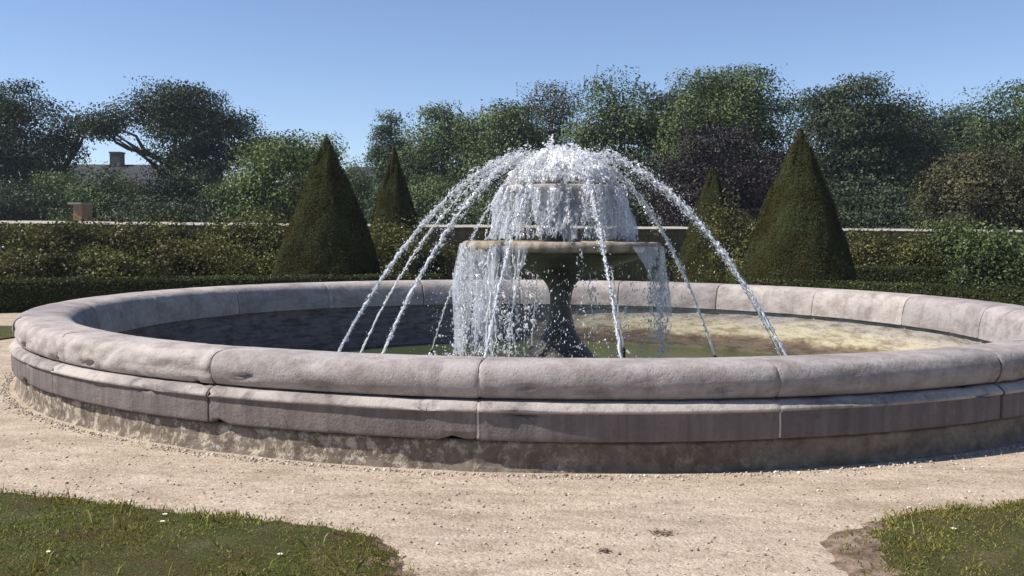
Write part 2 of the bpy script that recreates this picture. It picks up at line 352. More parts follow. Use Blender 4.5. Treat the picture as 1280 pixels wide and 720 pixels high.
def pool_mat():
    m, nt, out = new_mat('pool_water'); g = G(nt)
    b = g.n('ShaderNodeBsdfPrincipled'); b.inputs['Roughness'].default_value = .06; b.inputs['IOR'].default_value = 1.33
    p = g.pos()
    b.inputs['Base Color'].default_value = (.055, .070, .028, 1)
    h = g.math('ADD', g.noise(p, 6, 4, .6, .5), g.math('MULTIPLY', g.noise(p, 22, 3, .6), .4))
    g.l(g.bump(h, .5, .05), b.inputs['Normal']); g.l(b.outputs[0], out.inputs[0]); return m
M['pool'] = pool_mat()

# ------------------------------------------------------------------ ground
def sheet(name, poly, z, mat, kind='structure', sub=0):
    import bmesh
    bm = bmesh.new(); bm.faces.new([bm.verts.new((x, y, z)) for x, y in poly])
    me = bpy.data.meshes.new(name); bm.to_mesh(me); bm.free(); me.materials.append(mat)
    o = bpy.data.objects.new(name, me); COL.objects.link(o); return tag(o, kind=kind)
def ring_sheet(name, r0, r1, z, mat, n=128):
    m = MB(); m.lathe([(r0, z), (r1, z)], n); o = m.build(name, mat); return tag(o, kind='structure')
# the one ground sheet, with the hole the sunken basin is dug in
m = MB(); m.lathe([(5.9, 0), (9, 0), (14, 0), (40, 0), (200, 0), (385, 0)], 160)
ground = tag(m.build('ground', M['gravel']), kind='structure')
sheet('far_lawn', [(-60, 11.4), (-3.9, 11.4), (-4.6, 26), (-60, 26)], .004, M['farlawn'])
sheet('far_lawn', [(-.9, 11.4), (70, 11.4), (70, 60), (-1.6, 60)], .004, M['farlawn'])
sheet('parkland', [(-220, 62), (220, 62), (220, 300), (-220, 300)], .004, M['farlawn'])
sheet('parkland', [(-220, 26.2), (-6, 26.2), (-6, 61.8), (-220, 61.8)], .004, M['farlawn'])
sheet('side_lawn', [(-30, .6), (-7.95, .6), (-7.75, 1.9), (-8.2, 3.1), (-30, 3.1)], .02, M['turf'])
sheet('side_lawn', [(9.6, -1.5), (30, -2.5), (30, 3), (10.2, 2.6)], .02, M['turf'])

# ------------------------------------------------------------------ near lawns: a low turf mound with a crumbling soil edge
def inside(poly, X, Y):
    c = np.zeros(len(X), bool); n = len(poly)
    for i in range(n):
        x1, y1 = poly[i]; x2, y2 = poly[(i+1) % n]
        cond = ((y1 > Y) != (y2 > Y)) & (X < (x2-x1)*(Y-y1)/((y2-y1) if y2 != y1 else 1e-9)+x1); c ^= cond
    return c
def edge_dist(poly, X, Y):
    d = np.full(len(X), 1e9); n = len(poly)
    for i in range(n):
        a = np.array(poly[i]); b = np.array(poly[(i+1) % n]); ab = b-a
        t = np.clip(((X-a[0])*ab[0]+(Y-a[1])*ab[1])/(ab@ab), 0, 1)
        d = np.minimum(d, np.hypot(X-a[0]-t*ab[0], Y-a[1]-t*ab[1]))
    return d
def vnoise(X, Y, s, off=0):
    return np.array([noise.noise((x*s+off, y*s, off*.7)) for x, y in zip(X, Y)])
def near_lawn(edge_px, extra, soil_w, flower_px, where):
    poly = [tuple(on_ground(*p).xy) for p in edge_px] + extra
    xs = [p[0] for p in poly]; ys = [p[1] for p in poly]
    x0, x1, y0, y1 = max(min(xs), -8), min(max(xs), 8), max(min(ys), -9.2), max(ys)
    # turf surface on a fine grid, domed a little and pushed down at its rim
    st = .03; gx = np.arange(x0-.3, x1+.3, st); gy = np.arange(y0-.3, y1+.3, st)
    X, Y = np.meshgrid(gx, gy); sh = X.shape; X, Y = X.ravel(), Y.ravel()
    wob = .06*vnoise(X, Y, 3.0)+.035*vnoise(X, Y, 9.0, 5)+.05*vnoise(X, Y, 17, 8)
    sd = np.where(inside(poly, X, Y), 1, -1)*edge_dist(poly, X, Y)+wob
    h = np.clip(sd/.16, -1, 1); Z = np.where(h > 0, .032*np.sqrt(np.clip(h, 0, 1)), h*.05)+.006*vnoise(X, Y, 7, 2)
    idx = np.arange(len(X)).reshape(sh); keep = (sd.reshape(sh) > -.12)
    q = keep[:-1, :-1] & keep[1:, :-1] & keep[:-1, 1:] & keep[1:, 1:]
    F = np.stack([idx[:-1, :-1][q], idx[:-1, 1:][q], idx[1:, 1:][q], idx[1:, :-1][q]], 1)
    V = np.stack([X, Y, Z], 1)
    sdq = sd[F].mean(1); ce = V[F].mean(1); vis = soil_w(ce)*(1+1.1*vnoise(ce[:, 0], ce[:, 1], 6, 4)+.8*vnoise(ce[:, 0], ce[:, 1], 19, 4))
    soil = sdq < vis
    a = MB(); a.add(V, F[~soil]); tag(a.build('turf', M['turf'], None, True), kind='structure')
    b = MB(); b.add(V, F[soil]); tag(b.build('soil_edge', M['soil'], None, True), kind='structure')
    # blades
    n = 150000
    px = RNG.uniform(x0, x1, n); py = RNG.uniform(y0, y1, n)
    w = .06*vnoise(px, py, 3.0)+.035*vnoise(px, py, 9.0, 5)+.05*vnoise(px, py, 17, 8)
    s2 = np.where(inside(poly, px, py), 1, -1)*edge_dist(poly, px, py)+w
    dens = vnoise(px, py, 1.7, 11)*.7+.5*vnoise(px, py, 5, 3)
    sw = soil_w(np.stack([px, py, px*0], 1))
    ok = (s2 > -.03+(sw+.03)*RNG.uniform(.1, 1.5, n)) & (RNG.uniform(-1.1, .40, n) < dens)
    px, py, dens = px[ok], py[ok], dens[ok]; k = len(px)
    hh = (.009+.017*RNG.random(k)+.05*(RNG.random(k) > .988))*(1+.5*np.clip(dens, -.6, 1)); a_ = RNG.uniform(0, 2*PI, k); le = RNG.uniform(.3, 1.1, k)*hh
    wd = RNG.uniform(.0022, .0045, k)
    B = np.stack([px, py, np.full(k, .022)], 1); side = np.stack([np.cos(a_), np.sin(a_), a_*0], 1)*wd[:, None]
    b2 = RNG.uniform(0, 2*PI, k)
    tip = B+np.stack([np.cos(b2)*le, np.sin(b2)*le, hh], 1); mid = B+np.stack([np.cos(b2)*le*.35, np.sin(b2)*le*.35, hh*.65], 1)
    V = np.stack([B-side, B+side, mid+side*.7, tip, mid-side*.7], 1).reshape(-1, 3)
    m = MB(); m.add(V, np.arange(k*5).reshape(-1, 5)); tag(m.build('grass', M['grass']), kind='stuff')
    for (fx, fy), what in flower_px:
        p = on_ground(fx, fy, .045)
        f = MB(); c = np.array(p)
        for t in range(9):
            an = t*2*PI/9; d = np.array((math.cos(an), math.sin(an), .25)); s_ = np.array((-math.sin(an), math.cos(an), 0))
            f.add([c+d*.003, c+d*.008+s_*.004, c+d*.016, c+d*.008-s_*.004], [(0, 1, 2, 3)])
        e = empty('daisy', (p.x, p.y, .02), what, 'flower', 'daisies in the lawns')
        f.build('petals', M['petal'], e)
        f = MB(); f.tube([(p.x, p.y, .02), tuple(p)], .0012, 5); f.build('stem', M['grass'], e)
left_soil = lambda P: np.clip(.03+.22*np.clip((P[:, 0]-on_ground(440, 670).x)/.5, 0, 1), 0, .13)
right_soil = lambda P: np.clip(.03+.30*np.clip((on_ground(1120, 660).x-P[:, 0])/.35, 0, 1), 0, .28)
near_lawn([(-160, 606), (0, 617), (120, 629), (250, 643), (380, 657), (450, 668), (492, 684), (512, 704), (516, 745)], [(-.5, -9.6), (-9, -9.6)], left_soil,
          [((350, 693), 'white daisy nearest the bare soil corner of the left lawn'), ((203, 652), 'larger white daisy beneath the top edge of the left lawn'), ((206, 643), 'small white daisy just inside the top edge of the left lawn'), ((60, 690), 'pale daisy low in the left lawn near the picture edge')], 'left')
near_lawn([(1440, 616), (1280, 630), (1200, 636), (1130, 643), (1085, 653), (1045, 668), (1038, 690), (1060, 730)], [(2.0, -9.6), (9, -9.6)], right_soil,
          [((1192, 661), 'white daisy in the right hand lawn')], 'right')

# pebbles lying loose on the gravel in front of the basin
n = 17000
d = RNG.uniform(3.9, 9.5, n)**1.0; bx = RNG.uniform(-.62, .60, n)
P = np.stack([bx*d*1.0, CAM.y+d, np.zeros(n)], 1)
ok = np.hypot(P[:, 0], P[:, 1]) > 6.12
for o in [o for o in COL.objects if o.name.startswith(('turf', 'soil'))]: pass
P = P[ok]; rad = .0020+.010*RNG.random(len(P))**8
P[:, 2] = rad*.35
m = MB(); m.add(*blobs(P, rad, np.tile((0, 0, 1.), (len(P), 1))+.25*RNG.normal(size=(len(P), 3)), .6, .15))
tag(m.build('loose_pebbles', M['pebble'], None, True), kind='stuff')
# clods and grit gathered against the foot of the basin
n = 2600; a = RNG.uniform(-PI, 0, n); rr = 6.13+np.abs(RNG.normal(0, .05, n))
P = np.stack([rr*np.cos(a), rr*np.sin(a), np.full(n, .003)], 1)
m = MB(); m.add(*blobs(P, .004+.010*RNG.random(n)**3, None, 1, .2)); tag(m.build('grit', M['pebble'], None, True), kind='stuff')
for (px, py, wd, k, lb) in ((830, 666, .055, 70, 'flat dark scatter of dead leaf bits lying on the gravel'), (755, 688, .034, 45, 'smaller clump of dead leaf bits on the gravel nearest the viewer')):
    c = on_ground(px, py, .006); C = np.array(c)+RNG.normal(size=(k, 3))*np.array((wd*.6, wd*.45, .003)); C[:, 2] = np.abs(C[:, 2]-.006)+.005
    m = MB(); m.add(*leaf_quads(C, .017, np.tile((0, 0, 1.), (k, 1)), .35, .7)); tag(m.build('leaf_litter', M['deadleaf']), lb, 'dead leaves')

# ------------------------------------------------------------------ the basin
RB = 6.10; NS = 19; STEP = 2*PI/NS; PHI0 = R_(-4.2)
basin = empty('fountain_basin', (0, 0, 0), 'wide round stone basin with a rolled coping of jointed blocks on the gravel', 'basin')
def pol(phi, r, z): return (r*math.sin(phi), -r*math.cos(phi), z)      # phi = 0 faces the camera, + to the right
def bez(pts, n):
    P = np.array(pts, float); t = np.linspace(0, 1, n)[:, None]
    while len(P) > 1 and True:
        break
    # Catmull-Rom through pts
    Q = np.vstack([2*P[0]-P[1], P, 2*P[-1]-P[-2]]); out = []
    segs = len(P)-1
    for u in np.linspace(0, segs-1e-6, n):
        i = int(u); f = u-i; p0, p1, p2, p3 = Q[i:i+4]
        out.append(.5*((2*p1)+(-p0+p2)*f+(2*p0-5*p1+4*p2-p3)*f*f+(-p0+3*p1-3*p2+p3)*f**3))
    return np.array(out)
cop_prof = np.vstack([bez([(-.095, .476), (-.055, .484), (-.022, .535), (-.012, .600), (-.030, .660), (-.075, .700), (-.17, .716), (-.30, .716), (-.42, .709), (-.51, .690), (-.575, .640), (-.615, .55), (-.64, .42), (-.648, .29)], 40)])
cop_prof[:, 0] += RB
wall_prof = np.vstack([bez([(-.10, .472), (-.060, .468), (-.01, .460), (.034, .424)], 8), [(.039, .417), (.039, .404), (.033, .398), (.020, .394)], bez([(.018, .386), (.018, .30), (.016, .225)], 7), [(.012, .212), (-.06, .210)]])
wall_prof[:, 0] += RB-.02
def arc_block(prof, back, a0, a1, amp, seed, scallop=0, nseg=26, jr=0, jz=0):
    """a block of the ring: the profile swept from a0 to a1 with softened ends, weathered faces, and closed ends"""
    k = len(prof); m = MB(); V = []
    cen = prof.mean(0)
    us = np.concatenate([[0, .006, .016], np.linspace(.04, .96, nseg), [.984, .994, 1]])
    for u in us:
        phi = a0+(a1-a0)*u
        e = min(u, 1-u)*(a1-a0)*RB
        inset = .007*max(0, 1-e/.02)**2
        for (r, z) in prof:
            dr, dz = r-cen[0], z-cen[1]; L = math.hypot(dr, dz)+1e-6
            q = Vector(pol(phi, r, z))
            nn = noise.noise(q*3.1+Vector((seed, 0, 0)))*.55+noise.noise(q*9+Vector((0, seed, 0)))*.35+noise.noise(q*25)*.2
            off = nn*amp-inset
            ch = noise.noise(Vector((phi*23, z*14, seed*1.7)))+.5*noise.noise(Vector((phi*70, z*30, seed)))
            edge = 1 if (abs(z-.408) < .02 or abs(z-.215) < .02 or (z < .56 and z > .47 and r > RB-.2)) else .25
            if ch > .42: off -= (ch-.42)*.16*edge
            if scallop and .5 < z < .705 and r > RB-.2:
                w = abs(noise.noise(Vector((phi*26, z*5, seed))));  off -= scallop*max(0, .5-w)*2*(1 if z > .54 else .4)
            V.append(pol(phi, r+dr/L*off+jr, z+dz/L*off*.8+jz))
    n = len(us); F = [(i*k+j, (i+1)*k+j, (i+1)*k+j+1, i*k+j+1) for i in range(n-1) for j in range(k-1)]
    m.add(V, F)
    # ends
    for i in (0, n-1):
        c = np.array(V[i*k:(i+1)*k]).mean(0); base = [*V[i*k:(i+1)*k], tuple(c)]
        T = [((j, j+1, k) if i == 0 else (j+1, j, k)) for j in range(k-1)]
        m.add(base, T)
    return m
gap = .007/RB
for s in range(NS):
    a0 = PHI0+s*STEP+gap; a1 = PHI0+(s+1)*STEP-gap
    mid = math.degrees((a0+a1)/2) % 360
    sc = .030 if (295 < mid < 345) else 0
    rr = random.Random(s*7+1)
    o = arc_block(cop_prof, None, a0, a1, .007, s*3.7, sc, 44 if sc else 26, rr.uniform(-.004, .004), rr.uniform(-.002, .002)).build('coping_stone', M['coping'], basin, True)
    if sc: o['label'] = 'coping block with a scalloped, weathered outer edge'
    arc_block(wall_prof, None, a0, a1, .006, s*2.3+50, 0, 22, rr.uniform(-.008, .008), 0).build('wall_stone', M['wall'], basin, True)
    # mortar in the joint
    phi = PHI0+s*STEP; mm = MB()
    for prof, ins in ((cop_prof, .015), (wall_prof, .007)):
        cen = prof.mean(0); k = len(prof); Vs = []
        for da in (-gap*1.25, gap*1.25):
            for (r, z) in prof:
                dr, dz = r-cen[0], z-cen[1]; L = math.hypot(dr, dz)+1e-6
                wv = ins+.004*noise.noise(Vector((r*20, z*30, s)))
                Vs.append(pol(phi+da, r-dr/L*wv, z-dz/L*wv))
        mm.add(Vs, [(j, k+j, k+j+1, j+1) for j in range(k-1)])
    mm.build('mortar_joint', M['mortar'], basin)
# rough plinth under the wall stones
V = []; n = 720; zs = [-.06, 0, .03, .06, .09, .12, .15, .175, .192, .205]
for i in range(n):
    phi = i*2*PI/n
    for z in zs:
        q = Vector(pol(phi, RB, z))
        off = noise.noise(q*2.2)*.018+noise.noise(q*8)*.012+noise.noise(q*22)*.006
        r = RB-.045+off-(.03 if z > .2 else 0)+(.02 if z <= 0 else 0)
        V.append(pol(phi, r, z-(.012*noise.noise(Vector((phi*30, 3, 1))) if z > .19 else 0)))
k = len(zs); m = MB()
m.add(V, [(i*k+j, ((i+1) % n)*k+j, ((i+1) % n)*k+j+1, i*k+j+1) for i in range(n) for j in range(k-1)])
m.build('plinth', M['plinth'], basin, True)
# inner lining: wall, sloping apron and floor, slightly uneven
prof = [(-.60, .34), (-.605, .27), (-.60, .255), (-.60, .12), (-.602, 0), (-.602, -.12), (-.605, -.24), (-.61, -.36), (-.62, -.52), (-.75, -.62), (-2.4, -.64), (-6.1, -.66)]
V = []; n = 240
for i in range(n):
    phi = i*2*PI/n
    for (r, z) in prof:
        q = Vector(pol(phi, RB+r, z)); b = noise.noise(q*1.7)*.04+noise.noise(q*5)*.02
        V.append(pol(phi, RB+r+(noise.noise(q*4)*.012 if z > -.55 else 0), z+(b if z < -.55 else 0)))
k = len(prof); m = MB(); m.add(V, [(i*k+j, i*k+j+1, ((i+1) % n)*k+j+1, ((i+1) % n)*k+j) for i in range(n) for j in range(k-1)])
m.build('basin_lining', M['lining'], basin, True)
m = MB(); m.lathe([(.01, -.42), (1, -.42), (2.5, -.42), (5.56, -.42)], 96)
tag(m.build('water', M['pool'], None, True), kind='structure')

# ------------------------------------------------------------------ the fountain
FX = .17
fountain = empty('tiered_fountain', (FX, 0, -.55), 'two tiered stone fountain on a dark waisted pedestal in the middle of the basin', 'fountain')
def lathe_part(name, prof, mat, n=72, amp=.006):
    m = MB(); m.lathe(prof, n, (FX, 0))
    V = m.v[0]
    for i, v in enumerate(V):
        q = Vector(v); o = noise.noise(q*6)*amp+noise.noise(q*19)*amp*.5
        d = math.hypot(v[0]-FX, v[1])+1e-6; V[i] = (v[0]+(v[0]-FX)/d*o, v[1]+v[1]/d*o, v[2])
    return m.build(name, mat, fountain, True)
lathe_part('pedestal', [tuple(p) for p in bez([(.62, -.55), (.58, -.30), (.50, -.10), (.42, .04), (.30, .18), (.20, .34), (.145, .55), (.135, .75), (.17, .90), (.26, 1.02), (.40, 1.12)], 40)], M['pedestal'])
lathe_part('bowl_underside', [(.36, 1.08), (.50, 1.13), (.72, 1.19), (.95, 1.255), (1.12, 1.32), (1.16, 1.335), (1.163, 1.352)], M['pedestal'])  # dark pedestal stone puts the shadow under the bowl into its colour
lathe_part('lower_bowl', [(1.15, 1.350), (1.235, 1.362), (1.262, 1.385), (1.266, 1.43), (1.255, 1.468), (1.22, 1.482), (1.16, 1.480), (1.12, 1.455), (1.0, 1.40), (.6, 1.36), (.02, 1.35)], M['bowl'])
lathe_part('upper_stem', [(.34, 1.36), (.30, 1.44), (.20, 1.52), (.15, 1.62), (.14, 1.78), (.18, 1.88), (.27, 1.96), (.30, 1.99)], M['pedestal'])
lathe_part('upper_bowl', [(.26, 1.97), (.42, 2.01), (.60, 2.065), (.69, 2.10), (.735, 2.115), (.755, 2.135), (.752, 2.165), (.73, 2.175), (.68, 2.165), (.5, 2.11), (.02, 2.08)], M['mortar'])
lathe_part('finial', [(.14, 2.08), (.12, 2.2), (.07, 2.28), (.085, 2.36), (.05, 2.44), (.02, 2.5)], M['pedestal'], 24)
m = MB(); m.lathe([(.01, 1.462), (.6, 1.464), (1.15, 1.468)], 64, (FX, 0)); tag(m.build('bowl_water', M['pool'], None, True), 'shallow water filling the lower bowl of the fountain', 'water')
m = MB(); m.lathe([(.11, 2.158), (.4, 2.16), (.70, 2.166)], 48, (FX, 0)); tag(m.build('bowl_water', M['pool'], None, True), 'shallow water filling the small upper bowl of the fountain', 'water')

# water jets: they leave nozzles in the pool as smooth rods, climb inward and break up over the top of the fountain
def jet_pt(phi, r, dz=0):
    z = 2.66-.342*(np.maximum(r, .12)-.12)**2
    return np.stack([FX+r*np.sin(phi), -r*np.cos(phi), z+dz], -1)
R_LAND = .12+math.sqrt((2.66+.22)/.342)
jets = [(12, 'water jet crossing in front of the lower bowl just right of the pedestal', 1.0, 'dark nozzle hidden by the near rim, just right of the pedestal'),
        (68, 'outermost water jet on the right side of the fountain', 1.15, 'dark nozzle under the outermost right hand jet'),
        (97, 'water jet behind the outermost right hand jet', .4, 'dark nozzle of the jet behind the outermost right hand one'),
        (130, 'water jet on the right that drops short of the outermost one, behind the bowl', 1.05, 'dark nozzle under the second jet from the right'),
        (160, 'thin water jet behind the bowl, right of the pedestal', .4, 'dark nozzle under the thin jet right of the pedestal'),
        (-172, 'thin water jet hidden straight behind the pedestal', .3, 'dark nozzle straight behind the pedestal'),
        (-140, 'thin short looking jet behind the bowl at its left', .45, 'dark nozzle under the thin short jet left of the bowl'),
        (-110, 'water jet between the two big left hand arcs, set further back', .6, 'dark nozzle between the two big left hand arcs'),
        (-70, 'outermost water jet on the left side of the fountain', 1.1, 'dark nozzle under the outermost left hand jet'),
        (-45, 'second big water jet from the left, in front of the bowl', 1.0, 'dark nozzle under the second big jet from the left'),
        (-17, 'splashing water jet in front of the left half of the lower bowl', .6, 'dark nozzle hidden by the near rim, left of the pedestal')]
for deg, lb, wgt, nz in jets:
    phi = R_(deg); m = MB()
    # coherent rod near the nozzle, getting ragged on the way up
    rs = np.linspace(R_LAND, .6, 110); P = jet_pt(phi, rs)
    u = np.linspace(0, 1, 110)
    jit = RNG.normal(size=(110, 3))*(.003+.012*u**1.3)[:, None]; P = P+jit
    rad = (.011+.006*np.abs(np.sin(u*31+deg))+.009*RNG.random(110))*(1-.7*u)*(.55+.45*wgt)
    m.tube(P, rad, 6)
    # torn sheets and lumps, then fine drops
    for nb, r0_, r1_, sp_, st_ in ((int(1150*wgt), .0025, .0125, 1.0, (1.0, 3.4)), (int(1300*wgt), .002, .006, 2.0, (.8, 2.0))):
        rr = R_LAND-(R_LAND-.52)*RNG.random(nb)**.70
        c = jet_pt(phi, rr); t = (R_LAND-rr)/(R_LAND-.1)
        gp = np.array([noise.noise((x*7.5, deg*1.3, 5))+.6*noise.noise((x*17, deg*1.3, 9)) for x in rr]); kp = (gp > RNG.uniform(-.75, .35, nb)-.5*(1-t)); rr, c, t = rr[kp], c[kp], t[kp]; nb = len(rr)
        clus = .6+.8*np.array([noise.noise((x*5.5, deg, 2)) for x in rr])
        spread = (.010+.048*np.sin(np.clip(t, 0, 1)*PI*.62)**2.0)*sp_
        c = c+RNG.normal(size=(nb, 3))*(spread*clus)[:, None]*np.where(t > .8, 1.25, 1)[:, None]
        c[:, 2] -= np.abs(RNG.normal(size=nb))*.045*t*sp_
        tang = unit(jet_pt(phi, rr+.02)-jet_pt(phi, rr-.02))
        m.add(*blobs(c, (r0_+(r1_-r0_)*RNG.random(nb)**1.8)*(.75+.25*wgt), tang+RNG.normal(size=(nb, 3))*.55, RNG.uniform(*st_, nb), .38))
    tag(m.build('water_jet', M['drops'], None, False), lb, 'water jet', 'water jets arching over the fountain')
    p = jet_pt(phi, np.array([R_LAND]))[0]; tg = jet_pt(phi, np.array([R_LAND-.05]))[0]-p; tg /= np.linalg.norm(tg)
    e = empty('spray_nozzle', (p[0], p[1], -.7), nz, 'nozzle', 'nozzles standing in the pool')
    b = MB(); b.tube([(p[0]-tg[0]*.1, p[1]-tg[1]*.1, -.7), p-tg*.10, p-tg*.05], [.02, .02, .02], 10); b.build('pipe', M['iron'], e, True)
    b = MB(); b.tube([p-tg*.06, p-tg*.03, p+tg*.03], [.034, .034, .020], 10); b.build('nozzle_tip', M['iron'], e, True)

# foaming dome over the upper bowl
m = MB(); V = []; nr, na = 60, 160        # the body of white water welling up between the jets
for j in range(nr):
    f = j/(nr-1)
    for i in range(na):
        a = i*2*PI/na; q = Vector((math.cos(a)*f*3, math.sin(a)*f*3, 1))
        r = .60*min(1, f*1.12)**.9*(1+.16*noise.noise(q*2.3)) if f < .97 else .5; z = 2.60-.42*f**2.2+.05*noise.noise(q*2.2)+.06*noise.noise(q*6)+.05*noise.noise(q*15)+.04*noise.noise(q*33)
        V.append((FX+r*math.cos(a), r*math.sin(a), max(z, 2.17) if f < .97 else 2.172))
m.add(V, [(j*na+i, (j+1)*na+i, (j+1)*na+(i+1) % na, j*na+(i+1) % na) for j in range(nr-1) for i in range(na)])
n = 9000; u = RNG.random(n); a = RNG.uniform(0, 2*PI, n)
r = .72*np.sqrt(u)*(.9+.14*RNG.random(n)); top = 2.67-.44*(r/.70)**2.4
z = np.maximum(top+RNG.normal(size=n)*.025-(RNG.random(n)**3)*.12, 2.15)
keep = RNG.random(n) < .17+.38*(r > .52); r, a, z = r[keep], a[keep], z[keep]; n = len(r)
C = np.stack([FX+r*np.cos(a), r*np.sin(a), z], 1); al = np.stack([np.cos(a), np.sin(a), -1.8*r], 1)
m.add(*blobs(C, .004+.017*RNG.random(n)**1.6, al+.5*RNG.normal(size=(n, 3)), RNG.uniform(.8, 2.6, n), .38))
n = 60; C = np.stack([RNG.normal(FX-.16, .035, n), RNG.normal(-.1, .06, n), 2.64+np.abs(RNG.normal(0, .06, n))], 1)
m.add(*blobs(C, .004+.010*RNG.random(n), None, 1.6, .38))
fd = m.build('foam_dome', M['foam']); fd.data.materials.append(M['foam_drops'])
mi = np.ones(len(fd.data.polygons), np.int32); mi[:(60-1)*160] = 0; fd.data.polygons.foreach_set('material_index', mi)
tag(fd, 'bright white dome of foaming water above the small upper bowl', 'foam')

def curtain(name, label, r0, z0, r1, z1, spans, nstr, veil_spans, folds, tails, broken=0.0, thin=()):
    m = MB(); e = empty(name, (FX, 0, z1), label, 'falling water')
    for (a0, a1, w) in spans:
        for i in range(int(nstr*w)):
            ph = R_(RNG.uniform(a0, a1)); ln = RNG.uniform(*tails); k = 22; t = np.linspace(RNG.random()**2*.25*broken, ln, k)
            zz = z0+(z1-z0)*t; rr = r0+(r1-r0)*t**.75*RNG.uniform(.75, 1.25)+.008*np.cumsum(RNG.normal(size=k))
            pp = ph+.012*np.cumsum(RNG.normal(size=k))/max(r0, .6)
            P = np.stack([FX+rr*np.sin(pp), -rr*np.cos(pp), zz], 1)
            if RNG.random() > broken: m.tube(P, (.002+.009*RNG.random(k)**1.5)*(1-.25*t), 5)
            nb = RNG.integers(24, 60); q = RNG.random(nb); j = np.clip((q*(k-1)).astype(int), 0, k-2); f = (q*(k-1)-j)[:, None]
            C = P[j]*(1-f)+P[j+1]*f+RNG.normal(size=(nb, 3))*.022
            m.add(*blobs(C, .003+.012*RNG.random(nb)**2.2, np.tile((0, 0, 1.), (nb, 1))+.5*RNG.normal(size=(nb, 3)), RNG.uniform(.9, 3.0, nb), .38))
    m.build('strands', M['drops'], e)
    for (a0, a1, ln) in veil_spans:
        v = MB(); na = max(8, int((a1-a0)/1.5)); nz = 26; V = []
        for i in range(na):
            ph = R_(a0+(a1-a0)*i/(na-1)); ed = min(1, min(i, na-1-i)/6)
            l2 = ln*(1+.25*noise.noise(Vector((ph*7, 1, a0)))+.16*noise.noise(Vector((ph*21, 4, a0))))*(.12+.88*min(1, ed*.7+.3*max(0, noise.noise(Vector((ph*40, 2, 2))))))
            l2 = min(l2, 1.0)
            for j in range(nz):
                t = j/(nz-1)*l2
                rr = r0+(r1-r0)*t**.75+folds*noise.noise(Vector((ph*9, t*1.2, 3)))*(.45+t)+.05*noise.noise(Vector((ph*23, t*2, 6)))
                V.append((FX+rr*math.sin(ph), -rr*math.cos(ph), z0+(z1-z0)*t))
        v.add(V, [(i*nz+j, i*nz+j+1, (i+1)*nz+j+1, (i+1)*nz+j) for i in range(na-1) for j in range(nz-1)])
        v.build('veil', M['veil'], e, True)
    for (a0, a1, ln) in thin:
        v = MB(); na = int((a1-a0)/1.5); nz = 26; V = []
        for i in range(na):
            ph = R_(a0+(a1-a0)*i/(na-1)); l2 = min(1, ln*(1+.3*noise.noise(Vector((ph*6, 9, a0)))+.25*noise.noise(Vector((ph*31, 9, a0))))*(.05+.95*min(1, min(i, na-1-i)/9)))
            for j in range(nz):
                t = j/(nz-1)*l2; rr = r0+.02+(r1-r0)*math.sqrt(t)+folds*noise.noise(Vector((ph*7, t*1.2, 8)))*(.3+t)
                V.append((FX+rr*math.sin(ph), -rr*math.cos(ph), z0-.02+(z1-z0)*t))
        v.add(V, [(i*nz+j, i*nz+j+1, (i+1)*nz+j+1, (i+1)*nz+j) for i in range(na-1) for j in range(nz-1)])
        v.build('thin_veil', M['thinveil'], e, True)
curtain('water_curtain', 'white curtain of water falling from the upper bowl into the lower bowl', .755, 2.165, .90, 1.48,
        [(-180, 180, 1.0)], 95, [(-125, -26, 1.2), (24, 140, 1.2)], .12, (.85, 1.0), .25, [(-30, 28, .9)])
curtain('water_curtain', 'ragged curtain of water falling from the rim of the lower bowl into the pool', 1.262, 1.45, 1.32, -.42,
        [(-100, -20, .75), (-20, 40, .06), (58, 115, .32), (150, 210, .1)], 80, [(-112, -70, .95), (-66, -34, .8)], .20, (.4, 1.0), .8, [(-150, -112, .9), (40, 64, .22), (66, 124, .42), (74, 88, .95), (-34, -18, .7)])
# splash where the left part of the curtain meets the pool
n = 900; a = R_(1)*RNG.uniform(-125, 35, n); r = 1.4+np.abs(RNG.normal(0, .28, n)); z = -.36+np.abs(RNG.normal(0, .20, n))
m = MB(); m.add(*blobs(np.stack([FX+r*np.sin(a), -r*np.cos(a), z], 1), .006+.018*RNG.random(n)**2, None, 1.2, .3))
n = 5200; a = R_(1)*np.where(RNG.random(n) < .55, RNG.normal(-38, 34, n), RNG.uniform(-60, 120, n)); r = 1.05+np.abs(RNG.normal(0, .32, n)); z = 1.25-1.6*RNG.random(n)**.75
m.add(*blobs(np.stack([FX+r*np.sin(a), -r*np.cos(a), z], 1), .0015+.0065*RNG.random(n)**2.5, np.tile((0, 0, 1.), (n, 1)), RNG.uniform(1, 3, n), .3))
tag(m.build('splash', M['drops'], None, True), 'spray and splashing droplets between the lower bowl and the pool', 'splash')

